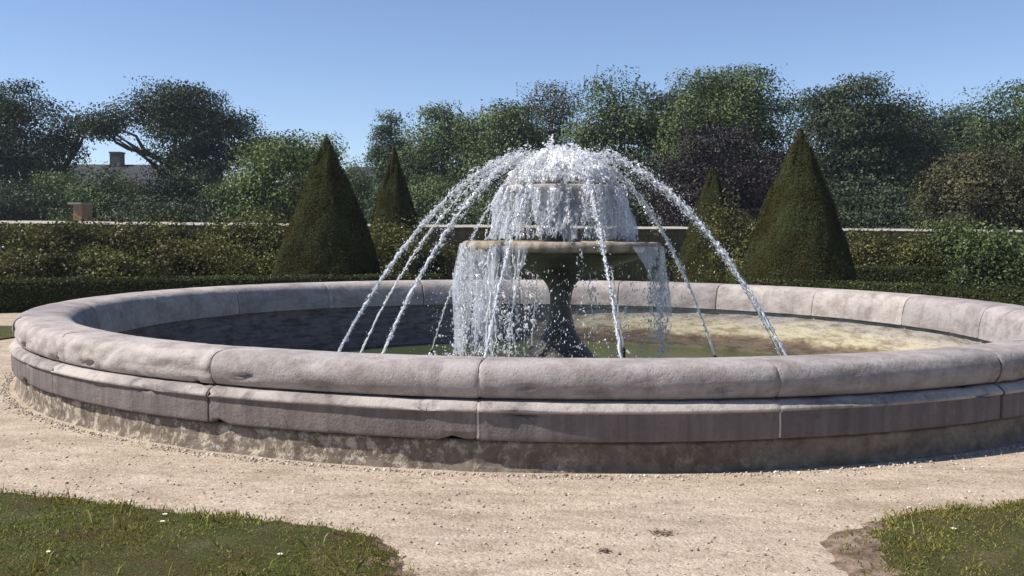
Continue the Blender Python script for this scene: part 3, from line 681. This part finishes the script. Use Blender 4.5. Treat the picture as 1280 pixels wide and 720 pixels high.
# ------------------------------------------------------------------ clipped evergreens
def clipped_surface(core, P, N, size, k, mat, jitter=.9, out=.02):
    C = P+N*RNG.uniform(-.02, out, (len(P), 1))
    return leaf_quads(C, size, N, .6, .55)
def cone_tree(loc, h, rb, label, power=.92, tilt=0):
    e = empty('topiary_cone', loc, label, 'topiary', 'clipped yew cones')
    L = np.array(loc)
    def rad(t): return rb*np.clip(1-t, 0, 1)**power*(1+.10*np.sin(np.clip(t, 0, 1)*PI))+.02
    n, k = 64, 30; V = []
    for j in range(k):
        t = j/(k-1)
        for i in range(n):
            a = i*2*PI/n; q = Vector((math.cos(a)*2, math.sin(a)*2, t*4+h))
            r = max(.01, rad(t)-.035+.10*noise.noise(q)+.03*noise.noise(q*3.2))
            V.append((L[0]+r*math.cos(a)+tilt*t, L[1]+r*math.sin(a), L[2]+t*h*.985))
    m = MB(); m.add(V, [(j*n+i, j*n+(i+1) % n, (j+1)*n+(i+1) % n, (j+1)*n+i) for j in range(k-1) for i in range(n)])
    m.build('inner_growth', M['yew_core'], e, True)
    nn = 80000; t = 1-np.sqrt(RNG.random(nn)); a = RNG.uniform(0, 2*PI, nn)
    bump = np.array([.10*noise.noise(Vector((math.cos(x)*2, math.sin(x)*2, y*4+h)))+.03*noise.noise(Vector((math.cos(x)*2, math.sin(x)*2, y*4+h))*3.2) for x, y in zip(a, t)])
    r = rad(t)+bump-.02
    P = np.stack([L[0]+r*np.cos(a)+tilt*t, L[1]+r*np.sin(a), L[2]+t*h], 1)
    N = unit(np.stack([np.cos(a), np.sin(a), np.full(nn, rb/h)], 1))
    m = MB(); m.add(*clipped_surface(None, P, N, .034, 0, None))
    sh = RNG.choice(nn, 900); m.add(*leaf_quads(P[sh]+N[sh]*RNG.uniform(.02, .06, (900, 1)), .06, rnd_dirs(900), .3, .35)); m.build('foliage', M['yew'], e)
    return e
p = at_depth(409, 345, 22.8); cone_tree((p.x, p.y, 0), at_depth(409, 167, 22.8).z, 1.42, 'large dark clipped yew cone left of the fountain')
p = at_depth(997, 345, 22.2); cone_tree((p.x, p.y, 0), at_depth(997, 158, 22.2).z, 1.44, 'large dark clipped yew cone right of the fountain')
p = at_depth(493, 345, 29.5); cone_tree((p.x, p.y, 0), at_depth(493, 182, 29.5).z, 1.08, 'smaller yew cone beside the large left cone, further back')
p = at_depth(889, 345, 31.5); cone_tree((p.x, p.y, 0), at_depth(889, 205, 31.5).z, 1.2, 'smallest yew cone, further back beside the large right cone')

def hedge(pts, h, w, label, mat, name='box_hedge', dens=900, leaf=.045):
    a, b = np.array(pts[0]), np.array(pts[1]); L = np.linalg.norm(b-a); d = (b-a)/L; nrm = np.array((d[1], -d[0]))
    e = empty(name, (*((a+b)/2), 0), label, 'hedge')
    n = int(L/.12)+1; V = []; prof = [(-w/2, 0), (-w/2*1.0, h*.5), (-w/2*.97, h*.92), (-w/2*.85, h-.015), (0, h), (w/2*.85, h-.015), (w/2*.97, h*.92), (w/2, h*.5), (w/2, 0)]
    k = len(prof)
    for i in range(n):
        c = a+d*L*i/(n-1)
        for (o, z) in prof:
            q = Vector((c[0], c[1], z+o)); g = .03*noise.noise(q*1.5)+.02*noise.noise(q*4)
            V.append((*(c+nrm*(o*(1+g)-np.sign(o)*.02)), max(0, z*(1+g)-.02)))
    m = MB(); m.add(V, [(i*k+j, i*k+j+1, (i+1)*k+j+1, (i+1)*k+j) for i in range(n-1) for j in range(k-1)])
    m.add(V[:k], [tuple(range(k))]); m.add(V[-k:], [tuple(range(k))[::-1]])
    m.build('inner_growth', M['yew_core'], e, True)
    m = MB()
    for (area, f) in ((L*h, 0), (L*h, 1), (L*w, 2), (w*h, 3), (w*h, 4)):
        q = int(area*dens); u, v = RNG.random(q), RNG.random(q)
        if f < 2: sgn = -1 if f else 1; C2 = a+np.outer(u*L, d)+nrm*sgn*w/2; Z = v*h; N = np.tile((*(nrm*sgn), 0), (q, 1))
        elif f == 2: C2 = a+np.outer(u*L, d)+np.outer((v-.5)*w, nrm); Z = np.full(q, h); N = np.tile((0, 0, 1.), (q, 1))
        else: sgn = -1 if f == 3 else 1; C2 = (a if f == 3 else b)+np.outer((u-.5)*w, nrm); Z = v*h; N = np.tile((*(d*sgn), 0), (q, 1))
        P = np.column_stack([C2, Z]); g = np.array([.03*noise.noise(Vector(x)*1.5)+.02*noise.noise(Vector(x)*4) for x in P])
        P = P+N*(g[:, None]*(.6))+RNG.normal(size=P.shape)*.012
        m.add(*leaf_quads(P, leaf, N, .9, .6))
    m.build('foliage', mat, e)
    return e
def g2(px, d): p = at_depth(px, 345, d); return (p.x, p.y)
hedge([g2(-110, 17.6), g2(548, 22.6)], .63, .6, 'long low clipped hedge in shade behind the left of the basin', M['box'])
hedge([g2(925, 21.7), g2(1420, 17.8)], .62, .6, 'low clipped hedge in sun behind the right of the basin', M['box'])
hedge([g2(1052, 25.6), g2(1440, 24.2)], .80, .7, 'second clipped hedge behind the right hand hedge', M['box'])

# ------------------------------------------------------------------ garden wall
WA = at_depth(-190, 272, 27.0); WB = at_depth(1500, 293, 40.0)
wa, wb = np.array(WA.xy), np.array(WB.xy)
wl = np.linalg.norm(wb-wa); wd = (wb-wa)/wl; ang = math.atan2(wd[1], wd[0]); WH = 1.86
gw = empty('garden_wall', (*((wa+wb)/2), 0), 'long brown stone garden wall with a pale coping behind the flower beds', 'wall')
m = MB(); m.box((*((wa+wb)/2), (WH-.06)/2), (wl, .36, WH-.06), ang); m.build('masonry', M['gardenwall'], gw)
m = MB(); n = int(wl/1.1)
for i in range(n):
    c = wa+wd*(i+.5)*wl/n; hl = wl/n/2-.006; nd = np.array((wd[1], -wd[0])); dz = random.uniform(-.008, .008); V = []
    for sg in (-1, 1):
        q = c+wd*hl*sg
        for o, z in ((-.25, WH-.055), (-.25, WH-.04), (-.08, WH+.04), (.08, WH+.04), (.25, WH-.04), (.25, WH-.055)):
            V.append((*(q+nd*o), z+dz))
    m.add(V, [(k_, k_+6, (k_+1) % 6+6, (k_+1) % 6) for k_ in range(6)], [(0, 1, 2, 3, 4, 5), (11, 10, 9, 8, 7, 6)])
m.build('wall_coping', M['wallcap'], gw)
m = MB(); m.box((*((wa+wb)/2), WH-.20), (wl, .41, .05), ang); m.build('string_course', M['gardenwall'], gw)

# ------------------------------------------------------------------ shrubs in the beds
def clump_points(lobes, ncl, per, cr, shell=.45):
    vol = np.array([l[3]*l[4]*l[5] for l in lobes]); pick = RNG.choice(len(lobes), ncl, p=vol/vol.sum())
    Lb = np.array(lobes)[pick]; d = rnd_dirs(ncl); rr = (shell+(1-shell)*RNG.random(ncl)**.6)[:, None]
    c = Lb[:, :3]+d*Lb[:, 3:6]*rr
    C = np.repeat(c, per, 0); k = len(C)
    O = np.clip(RNG.normal(size=(k, 3)), -1.45, 1.45); O += np.repeat(RNG.normal(size=(ncl, 3))*.2, per, 0)
    P = C+O*cr*np.array((1.15, 1.15, .55))*RNG.uniform(.6, 1.3, (ncl, 1)).repeat(per, 0)
    N = unit(O*.7+np.repeat(d, per, 0)*.5+np.array((0, 0, .6)))
    return c, P, N
def shrub(name, loc, w, h, label, mat, cat='shrub', group=None, leaf=.09, ncl=60, per=42, flowers=0, fmat=None, dp=None):
    e = empty(name, loc, label, cat, group); L = np.array(loc); dp = dp or w*.8
    lobes = [(L[0]+random.uniform(-.25, .25)*w, L[1]+random.uniform(-.2, .2)*dp, L[2]+h*random.uniform(.35, .66), w*random.uniform(.25, .40), dp*random.uniform(.25, .4), h*random.uniform(.26, .40)) for _ in range(5)]
    lobes.append((L[0], L[1], L[2]+h*.3, w*.45, dp*.42, h*.3))
    c, P, N = clump_points(lobes, int(ncl*1.0), int(per*2.5), .17*max(.6, min(1.4, w/1.6)), .2); leaf *= .9
    P[:, 2] = L[2]+(P[:, 2]-L[2])*h/(np.percentile(P[:, 2], 97)-L[2]); P[:, 2] = np.maximum(P[:, 2], L[2]+.03)
    m = MB(); m.add(*leaf_quads(P, leaf, N, 1.1, .62)); m.build('foliage', mat, e)
    m = MB()
    for i in range(min(9, ncl)):
        q = c[i*ncl//9 if ncl >= 9 else i]; m.tube([(L[0]+random.uniform(-.1, .1), L[1]+random.uniform(-.1, .1), L[2]), tuple((L*np.array((.5, .5, 1))+q*np.array((.5, .5, 0)))+np.array((0, 0, (q[2]-L[2])*.5))), tuple(q)], [.018, .012, .006], 5)
    m.build('stems', M['bark'], e)
    if flowers:
        sel = P[RNG.choice(len(P), flowers)]; sel = sel+np.array((0, -.05, .02))
        m = MB(); m.add(*blobs(sel, .025+.02*RNG.random(flowers), None, .8, .25)); m.build('blossom', fmat, e, True)
    return e
rng2 = random.Random(3)
desc_l = ['with white blooms at the left picture edge', 'with bare brown stems below the wall coping', 'of arching yellow green canes', 'low and brownish next to the arching canes', 'spilling over the top of the garden wall',
          'dotted with small cream flowers', 'in deep shade in mid bed', 'of paler leaves left of the large yew cone', 'tucked against the large left yew cone', 'dark and rounded in front of the wall', 'thin topped and olive coloured', 'brown tinged at the foot of the wall']
xs = [8, 62, 118, 160, 205, 250, 292, 334, 40, 140, 232, 312]
for i, x in enumerate(xs):
    front = i >= 8
    d = (24.2 + x/330*2.0 if not front else 22.0+x/330*1.2) + rng2.uniform(-.3, .3)
    top = (rng2.uniform(278, 292) if not front else rng2.uniform(302, 320))
    if i == 4: top = 270 if False else 282
    p = at_depth(x, 340, d); hh = at_depth(x, top, d).z
    shrub('rose_bush', (p.x, p.y, 0), rng2.uniform(1.7, 2.3), hh, 'rambling rose bush '+desc_l[i], M[['rose', 'rose_b', 'rose', 'rose_b', 'rose', 'rose', 'rose_b', 'rose', 'rose_b', 'rose', 'rose_b', 'rose'][i]],
          'shrub', 'rose bushes along the garden wall', .085, 85, 40, 26 if i == 0 else rng2.choice([3, 6, 9]), M['petal'] if i in (0, 5) else M['petal_pink'])
desc_r = ['olive green and sparse beside the large right yew cone', 'low with yellow flecks below the wall coping', 'of arching bright shoots against the wall', 'spilling over the wall coping on the right', 'dark leaved and tall at the right picture edge', 'broad leaved and glossy on the right', 'small and pale in the middle of the right bed']
for i, (x, top, d, w, mt) in enumerate([(1075, 296, 28.0, 1.9, 'rose'), (1118, 300, 27.5, 1.8, 'rose_b'), (1165, 292, 27.6, 1.9, 'rose'), (1222, 287, 27.2, 2.4, 'lush'), (1278, 294, 26.6, 2.6, 'lush'), (1240, 300, 24.0, 2.0, 'lush'), (1140, 312, 26.4, 1.7, 'rose')]):
    p = at_depth(x, 340, d)
    shrub('rose_bush', (p.x, p.y, 0), w, at_depth(x, top, d).z, 'garden shrub '+desc_r[i], M[mt], 'shrub', 'shrubs along the right garden wall', .10 if mt == 'lush' else .085, 85, 40, 5, M['petal_pink'])
for (x, top, d, w, mt, lb) in [(915, 268, 28.5, 1.5, 'rose_b', 'reddish brown shrub between the small and large cones on the right'), (945, 300, 27.0, 1.3, 'rose', 'leafy shrub at the foot of the large right cone'), (878, 318, 33.5, 1.5, 'lush', 'low shrub with white flowers under the smallest cone'), (483, 290, 27.0, 1.8, 'rose', 'light green shrub in front of the smaller left cone'), (535, 316, 30.5, 2.0, 'rose_b', 'dark shrub behind the left water jets'), (580, 312, 33.0, 2.0, 'rose', 'olive shrub behind the left rim of the lower bowl'), (838, 302, 35.0, 2.2, 'rose', 'shrub below the wall behind the right water jets'), (640, 300, 33.5, 2.6, 'rose_b', 'brownish shrub under the wall behind the left side of the lower bowl'), (700, 300, 34.0, 2.6, 'rose', 'shrub hidden behind the upper stem of the fountain'), (770, 298, 34.5, 2.6, 'rose_b', 'brownish shrub under the wall behind the right side of the lower bowl')]:
    p = at_depth(x, 340, d)
    shrub('garden_shrub', (p.x, p.y, 0), w*1.35, at_depth(x, top-8, d).z, lb, M[mt], 'shrub', None, .085, 70, 40, 14 if 'white' in lb else 3, M['petal'])

# ------------------------------------------------------------------ trees
def tree(name, px, d, top, width, base_lobes, label, mat, ncl=150, per=70, leaf=.24, cr=.62, bare=None, bark='bark', group='trees beyond the garden wall', shell=.4, trunk_r=.3, dn=2.3):
    """base_lobes: (x, z, rx, rz) as fractions of the width and height of the crown"""
    p = at_depth(px, 330, d); H = at_depth(px, top, d).z; W = width*d/F_PX
    e = empty(name, (p.x, p.y, 0), label, 'tree', group)
    lobes = [(p.x+x*W, p.y+random.uniform(-.12, .12)*W, z*H, rx*W, max(rx*W*.8, 1.2), rz*H) for (x, z, rx, rz) in base_lobes]
    c, P, N = clump_points(lobes, int(ncl*dn*.62), int(per*4.0), cr*1.12, shell*.9); leaf *= .66
    fz = H*.965/np.percentile(P[:, 2], 99.3); P[:, 2] *= fz; c[:, 2] *= fz
    kp = P[:, 2] > .2; P, N = P[kp], N[kp]
    m = MB(); m.add(*leaf_quads(P, leaf, N, .8, .62)); m.build('crown', M[mat], e)
    m = MB(); th = H*.42
    tr = [(p.x, p.y, -.1), (p.x+.1, p.y, th*.4), (p.x-.1+random.uniform(-.2, .2), p.y, th), (p.x+random.uniform(-.3, .3), p.y, H*.72)]
    m.tube(tr, [trunk_r*1.25, trunk_r, trunk_r*.75, trunk_r*.25], 9); m.build('trunk', M[bark], e, True)
    m = MB()
    for i in range(16):
        q = c[RNG.integers(len(c))]; s = np.array((p.x, p.y, th*random.uniform(.55, 1.15))); md = s*.5+q*.5+np.array((random.uniform(-.4, .4), random.uniform(-.4, .4), random.uniform(-.3, .8)))
        m.tube([s, md, q], [trunk_r*.42, trunk_r*.25, .03], 6)
    for b in (bare or []):
        m.tube([np.array(at_depth(bx, by, d)) for bx, by in b], np.linspace(.17, .05, len(b)), 7)
    m.build('limbs', M[bark], e, True)
    return e
broad = [(0, .62, .36, .34), (-.26, .55, .25, .26), (.27, .56, .25, .27), (-.1, .80, .24, .19), (.16, .80, .22, .18), (0, .35, .36, .26)]
full = [(0, .60, .36, .36), (-.27, .48, .24, .30), (.27, .48, .24, .30), (0, .82, .22, .17), (-.2, .22, .28, .2), (.2, .22, .28, .2)]
tree('oak_tree', 32, 62, 104, 165, [(-.05, .68, .34, .28), (.22, .60, .24, .20), (-.3, .62, .26, .30), (.02, .85, .24, .14), (.24, .40, .14, .08), (.44, .70, .07, .05), (.42, .57, .06, .05), (-.1, .33, .36, .26), (-.2, .15, .40, .16)], 'dark oak at the left edge of the picture beyond the garden wall', 'oak', 190, 72, dn=2.0, bare=[[(60, 240), (84, 205), (98, 185), (104, 172), (108, 150)], [(84, 205), (102, 162), (112, 148)]])
tree('oak_tree', 222, 60, 103, 205, [(.12, .66, .24, .20), (.02, .86, .24, .11), (.28, .68, .17, .18), (-.36, .77, .16, .075), (-.47, .70, .09, .06), (-.2, .82, .15, .09), (.14, .38, .26, .18), (.12, .16, .36, .14)], 'wide spreading oak with a bare crooked limb reaching left into the sky gap', 'oak', 200, 72,
     bare=[[(235, 235), (210, 205), (178, 190), (160, 186), (145, 178), (137, 168), (128, 155)], [(200, 200), (180, 188), (170, 170), (150, 162)]], shell=.45, dn=2.0)
tree('maple_tree', 355, 52, 168, 150, [(0, .55, .36, .34), (-.24, .45, .26, .34), (.25, .60, .24, .34), (.12, .82, .22, .16), (-.2, .2, .3, .25), (.2, .2, .3, .25)], 'sunlit light green tree left of the large left cone', 'lime', 130, 70, .23, .55)
tree('young_tree', 328, 66, 163, 40, [(0, .88, .5, .10), (.2, .75, .4, .12)], 'small dark tuft topped tree behind the light green tree', 'oak', 22, 60, .25, .5)
tree('thorn_tree', 128, 55, 205, 80, [(0, .6, .40, .34), (-.2, .35, .35, .3), (.25, .35, .35, .3)], 'low dark thorn tree in front of the grey house', 'ash', 45, 60, .22, .5)
tree('thorn_tree', 72, 58, 214, 56, [(0, .6, .42, .34), (-.2, .35, .35, .3), (.25, .35, .35, .3)], 'dark bushy tree left of the low thorn tree before the house', 'ash', 40, 60, .22, .5)
tree('thorn_tree', 168, 59, 222, 60, [(0, .6, .42, .34), (-.2, .35, .35, .3), (.25, .35, .35, .3)], 'dark bushy tree right of the low thorn tree before the house', 'oak', 40, 60, .22, .5)
tree('holly_tree', 190, 53, 248, 130, [(0, .5, .45, .40), (-.3, .4, .3, .36), (.3, .45, .3, .40)], 'dark rounded holly under the spreading oak', 'oak', 70, 60, .22, .5)
tree('holly_tree', 262, 54, 236, 100, [(0, .5, .45, .40), (-.3, .4, .3, .36), (.3, .45, .3, .40)], 'dark holly between the spreading oak and the light green tree', 'oak', 60, 60, .22, .5)
tree('cypress_tree', 487, 70, 140, 46, [(0, .80, .30, .20), (-.2, .66, .32, .22), (.2, .62, .34, .25), (0, .40, .5, .3), (0, .15, .5, .2)], 'feathery blue green conifer at the left end of the right hand wood', 'blue', 85, 70, .22, .42)
tree('ash_tree', 560, 66, 132, 130, broad+[(0, .15, .45, .2)], 'rounded ash standing next to the feathery conifer', 'ash', 150, 74, shell=.4)
tree('lime_tree', 640, 64, 128, 120, full, 'broad green lime behind the left water arcs', 'ash', 130, 74)
tree('birch_tree', 688, 70, 104, 100, [(0, .86, .36, .12), (-.2, .72, .3, .18), (.2, .74, .3, .16), (0, .5, .5, .3), (0, .2, .5, .25)], 'thin topped birch straight behind the foam dome', 'bronze', 110, 60, .21, .6, shell=.3)
tree('ash_tree', 772, 62, 98, 140, broad+[(0, .15, .45, .2)], 'mid green ash above the right water arcs', 'ash', 160, 74)
tree('plane_tree', 905, 60, 82, 170, [(0, .66, .32, .30), (-.26, .60, .26, .28), (.26, .62, .25, .28), (-.12, .83, .22, .15), (.12, .86, .24, .13), (0, .35, .45, .25)], 'tallest tree of the wood, above the purple beech', 'ash', 200, 76)
tree('copper_beech', 905, 50, 165, 190, [(0, .60, .34, .36), (-.28, .50, .24, .34), (.28, .52, .24, .36), (0, .25, .5, .25)], 'dark purple leaved beech behind the smallest cone', 'purple', 170, 76, .22, .6)
tree('yew_tree', 835, 63, 112, 60, [(0, .80, .38, .18), (0, .55, .5, .28), (0, .25, .5, .25)], 'narrow dark tree between the mid green ash and the tallest tree', 'oak', 70, 66)
tree('holm_oak', 1058, 57, 98, 150, [(0, .66, .34, .26), (-.28, .60, .26, .26), (.27, .58, .26, .26), (-.10, .85, .25, .14), (.16, .80, .22, .14), (0, .36, .46, .28), (0, .12, .46, .14)], 'very dark evergreen oak behind the large right cone', 'oak', 200, 76)
tree('holm_oak', 1128, 60, 122, 110, full, 'dark evergreen oak right of the larger evergreen oak', 'oak', 130, 74)
tree('lime_tree', 1196, 66, 130, 110, full, 'paler green tree in the dip of the tree line on the right', 'blue', 120, 72)
tree('sycamore_tree', 1262, 62, 104, 120, [(0, .66, .30, .22), (.22, .72, .28, .20), (-.26, .66, .2, .12), (.0, .88, .26, .11), (-.36, .82, .08, .08), (0, .42, .46, .30), (0, .15, .46, .16)], 'tall open topped tree at the right edge of the picture', 'ash', 150, 72, shell=.35)
tree('hawthorn_tree', 1225, 44, 188, 150, full, 'brownish green hawthorn close behind the wall on the right', 'bronze', 160, 72, .2, .5)
tree('hawthorn_tree', 1172, 43, 268, 60, [(0, .55, .5, .4), (-.2, .4, .4, .4)], 'small light green bush just over the wall on the right', 'lush', 40, 60, .16, .35)
for (px, d, top, w, mt, lb) in [(450, 74, 202, 84, 'ash', 'low thicket tree in the gap beside the large left cone'), (700, 58, 225, 170, 'ash', 'low dark understorey tree straight behind the foam dome'), (560, 57, 220, 150, 'ash', 'low understorey tree behind the left water arcs'), (790, 56, 215, 120, 'oak', 'low understorey tree behind the right water arcs'), (1010, 54, 225, 130, 'oak', 'dark understorey tree behind the large right cone'), (1110, 52, 232, 130, 'oak', 'dark understorey tree over the right hand wall coping'), (20, 56, 228, 130, 'oak', 'dark understorey tree under the left edge oak')]:
    tree('understorey_tree', px, d, top, w, [(0, .5, .45, .42), (-.3, .4, .3, .38), (.3, .42, .3, .40)], lb, mt, 80, 64, .22, .55, group='understorey trees beyond the wall')
# a far wood closing the horizon, seen only through gaps
m = MB()
for i in range(90):
    x = -95+i*2.3; 
    if -72 < x < -30: continue
    hh = random.uniform(5, 8); C = np.array((x, 88+random.uniform(-3, 3), hh*.5))+RNG.normal(size=(200, 3))*np.array((1.6, 1.2, hh*.24)); C[:, 2] = np.clip(C[:, 2], .2, hh)
    m.add(*leaf_quads(C, .55))
tag(m.build('far_wood', M['oak']), kind='stuff')

# ------------------------------------------------------------------ houses far left
def house(px0, px1, d, ridge_y, eave_y, label, depth=9, chim=None, wins=4):
    a, b = at_depth(px0, 300, d), at_depth(px1, 300, d); zr, ze = at_depth(px0, ridge_y, d).z, at_depth(px0, eave_y, d).z
    x0, x1, y0 = a.x, b.x, a.y; e = empty('house', ((x0+x1)/2, y0+depth/2, 0), label, 'house')
    m = MB(); m.box(((x0+x1)/2, y0+depth/2, ze/2), (x1-x0, depth, ze))
    m.add([(x0, y0, ze), (x0, y0+depth, ze), (x0, y0+depth/2, zr-.15), (x1, y0, ze), (x1, y0+depth, ze), (x1, y0+depth/2, zr-.15)], [(0, 1, 2), (3, 5, 4)]); m.build('walls', M['render'], e)
    m = MB(); ov = .35
    for s in (0, 1):
        ye = y0-ov if s == 0 else y0+depth+ov; ym = y0+depth/2; zz = ze-ov*(zr-ze)/(depth/2)
        V = [(x0-ov, ye, zz), (x1+ov, ye, zz), (x1+ov, ym, zr), (x0-ov, ym, zr)]; V += [(x, y, z+.14) for x, y, z in V]
        m.add(V, [(0, 1, 2, 3), (4, 7, 6, 5), (0, 4, 5, 1), (1, 5, 6, 2), (2, 6, 7, 3), (3, 7, 4, 0)])
    rf = m.build('roof', M['slate'], e)
    for (cx, ct, cw) in chim or []:
        c = at_depth(cx, ct, d); w = cw*d/F_PX; m = MB(); m.box((c.x, y0+depth/2, (c.z+zr-.8)/2), (w, w, c.z-zr+.8)); m.box((c.x, y0+depth/2, c.z+.05), (w*1.12, w*1.12, .16)); ch = m.build('chimney', M['render'], e)
    for i in range(wins):
        x = x0+(i+.5)*(x1-x0)/wins
        for z in (1.6, ze-1.1):
            if z > ze-.8: continue
            f = MB(); f.box((x, y0-.01, z), (1.1, .08, 1.3)); fo = f.build('window', M['render'], e)
            g_ = MB(); g_.box((x-.25, y0-.04, z), (.42, .06, 1.12)); g_.box((x+.25, y0-.04, z), (.42, .06, 1.12)); q = g_.build('pane', M['glass'], e)
            q.location = q.location; q.parent = fo; q.matrix_parent_inverse = Matrix()
    return e
house(52, 250, 98, 203, 236, 'grey slate roofed house behind the oaks on the left', chim=[(122, 187, 14), (196, 190, 12)])
house(432, 530, 125, 207, 222, 'dark roofed house far behind, in the gap beside the large left cone', chim=None, wins=3)
# brick shed just over the wall
p0, p1 = at_depth(78, 262, 47), at_depth(100, 262, 47); sx, sy = (p0.x+p1.x)/2, p0.y+1.2; w = (p1.x-p0.x)*.5; zt = at_depth(97, 255, 47).z
sh = empty('brick_shed', (sx, sy, 0), 'small red brick shed with a pale flat roof over the wall on the left', 'shed')
m = MB(); m.box((sx, sy, zt/2), (w, 1.1, zt)); m.build('walls', M['brick'], sh)
m = MB(); m.box((sx-.12, sy, zt+.05), (w+.25, 1.3, .10)); m.build('roof', M['wallcap'], sh)
m = MB(); m.box((sx-.02, sy-.56, .9), (.40, .06, 1.75)); m.build('door', M['white'], sh)

# ------------------------------------------------------------------ summer haze in the air
m = MB(); m.box((0, 0, 8), (800, 800, 20)); hz = m.build('haze', None); tag(hz, kind='stuff')
hm, hnt, hout = new_mat('haze_air'); pv = hnt.nodes.new('ShaderNodeVolumePrincipled'); pv.inputs['Color'].default_value = (.80, .88, 1, 1); pv.inputs['Density'].default_value = .00035; pv.inputs['Anisotropy'].default_value = .2
hnt.links.new(pv.outputs[0], hout.inputs['Volume']); hz.data.materials.append(hm)
# ------------------------------------------------------------------ light
SUN_EL, SUN_AZ = R_(49), R_(11)          # from the left, a little from the camera's side
sd = Vector((-math.cos(SUN_AZ)*math.cos(SUN_EL), -math.sin(SUN_AZ)*math.cos(SUN_EL), math.sin(SUN_EL)))
ld = bpy.data.lights.new('sun', 'SUN'); ld.energy = 5.0; ld.angle = R_(.53); ld.color = (1.0, .95, .88)
lo = bpy.data.objects.new('sun', ld); COL.objects.link(lo); lo.rotation_euler = sd.to_track_quat('Z', 'Y').to_euler()
w = bpy.data.worlds.new('World'); S.world = w; w.use_nodes = True; nt = w.node_tree
bg = nt.nodes['Background']; sk = nt.nodes.new('ShaderNodeTexSky'); sk.sky_type = 'NISHITA'; sk.sun_disc = False
sk.sun_elevation = SUN_EL; sk.sun_rotation = math.atan2(sd.x, sd.y)
sk.air_density = .9; sk.dust_density = .0; sk.ozone_density = 2.0; sk.altitude = 900
tn = nt.nodes.new('ShaderNodeMix'); tn.data_type = 'RGBA'; tn.blend_type = 'MULTIPLY'; tn.inputs[0].default_value = 1; tn.inputs[7].default_value = (.99, .975, 1.04, 1)
nt.links.new(sk.outputs[0], tn.inputs[6]); nt.links.new(tn.outputs[2], bg.inputs[0]); bg.inputs[1].default_value = .10
S.view_settings.view_transform = 'Standard'; S.view_settings.look = 'None'; S.view_settings.gamma = 1
S.view_settings.exposure = 0.52; S.view_settings.use_curve_mapping = False
S.cycles.volume_bounces = 0; S.cycles.max_bounces = 10; S.cycles.transparent_max_bounces = 24; S.cycles.diffuse_bounces = 5; S.cycles.glossy_bounces = 3
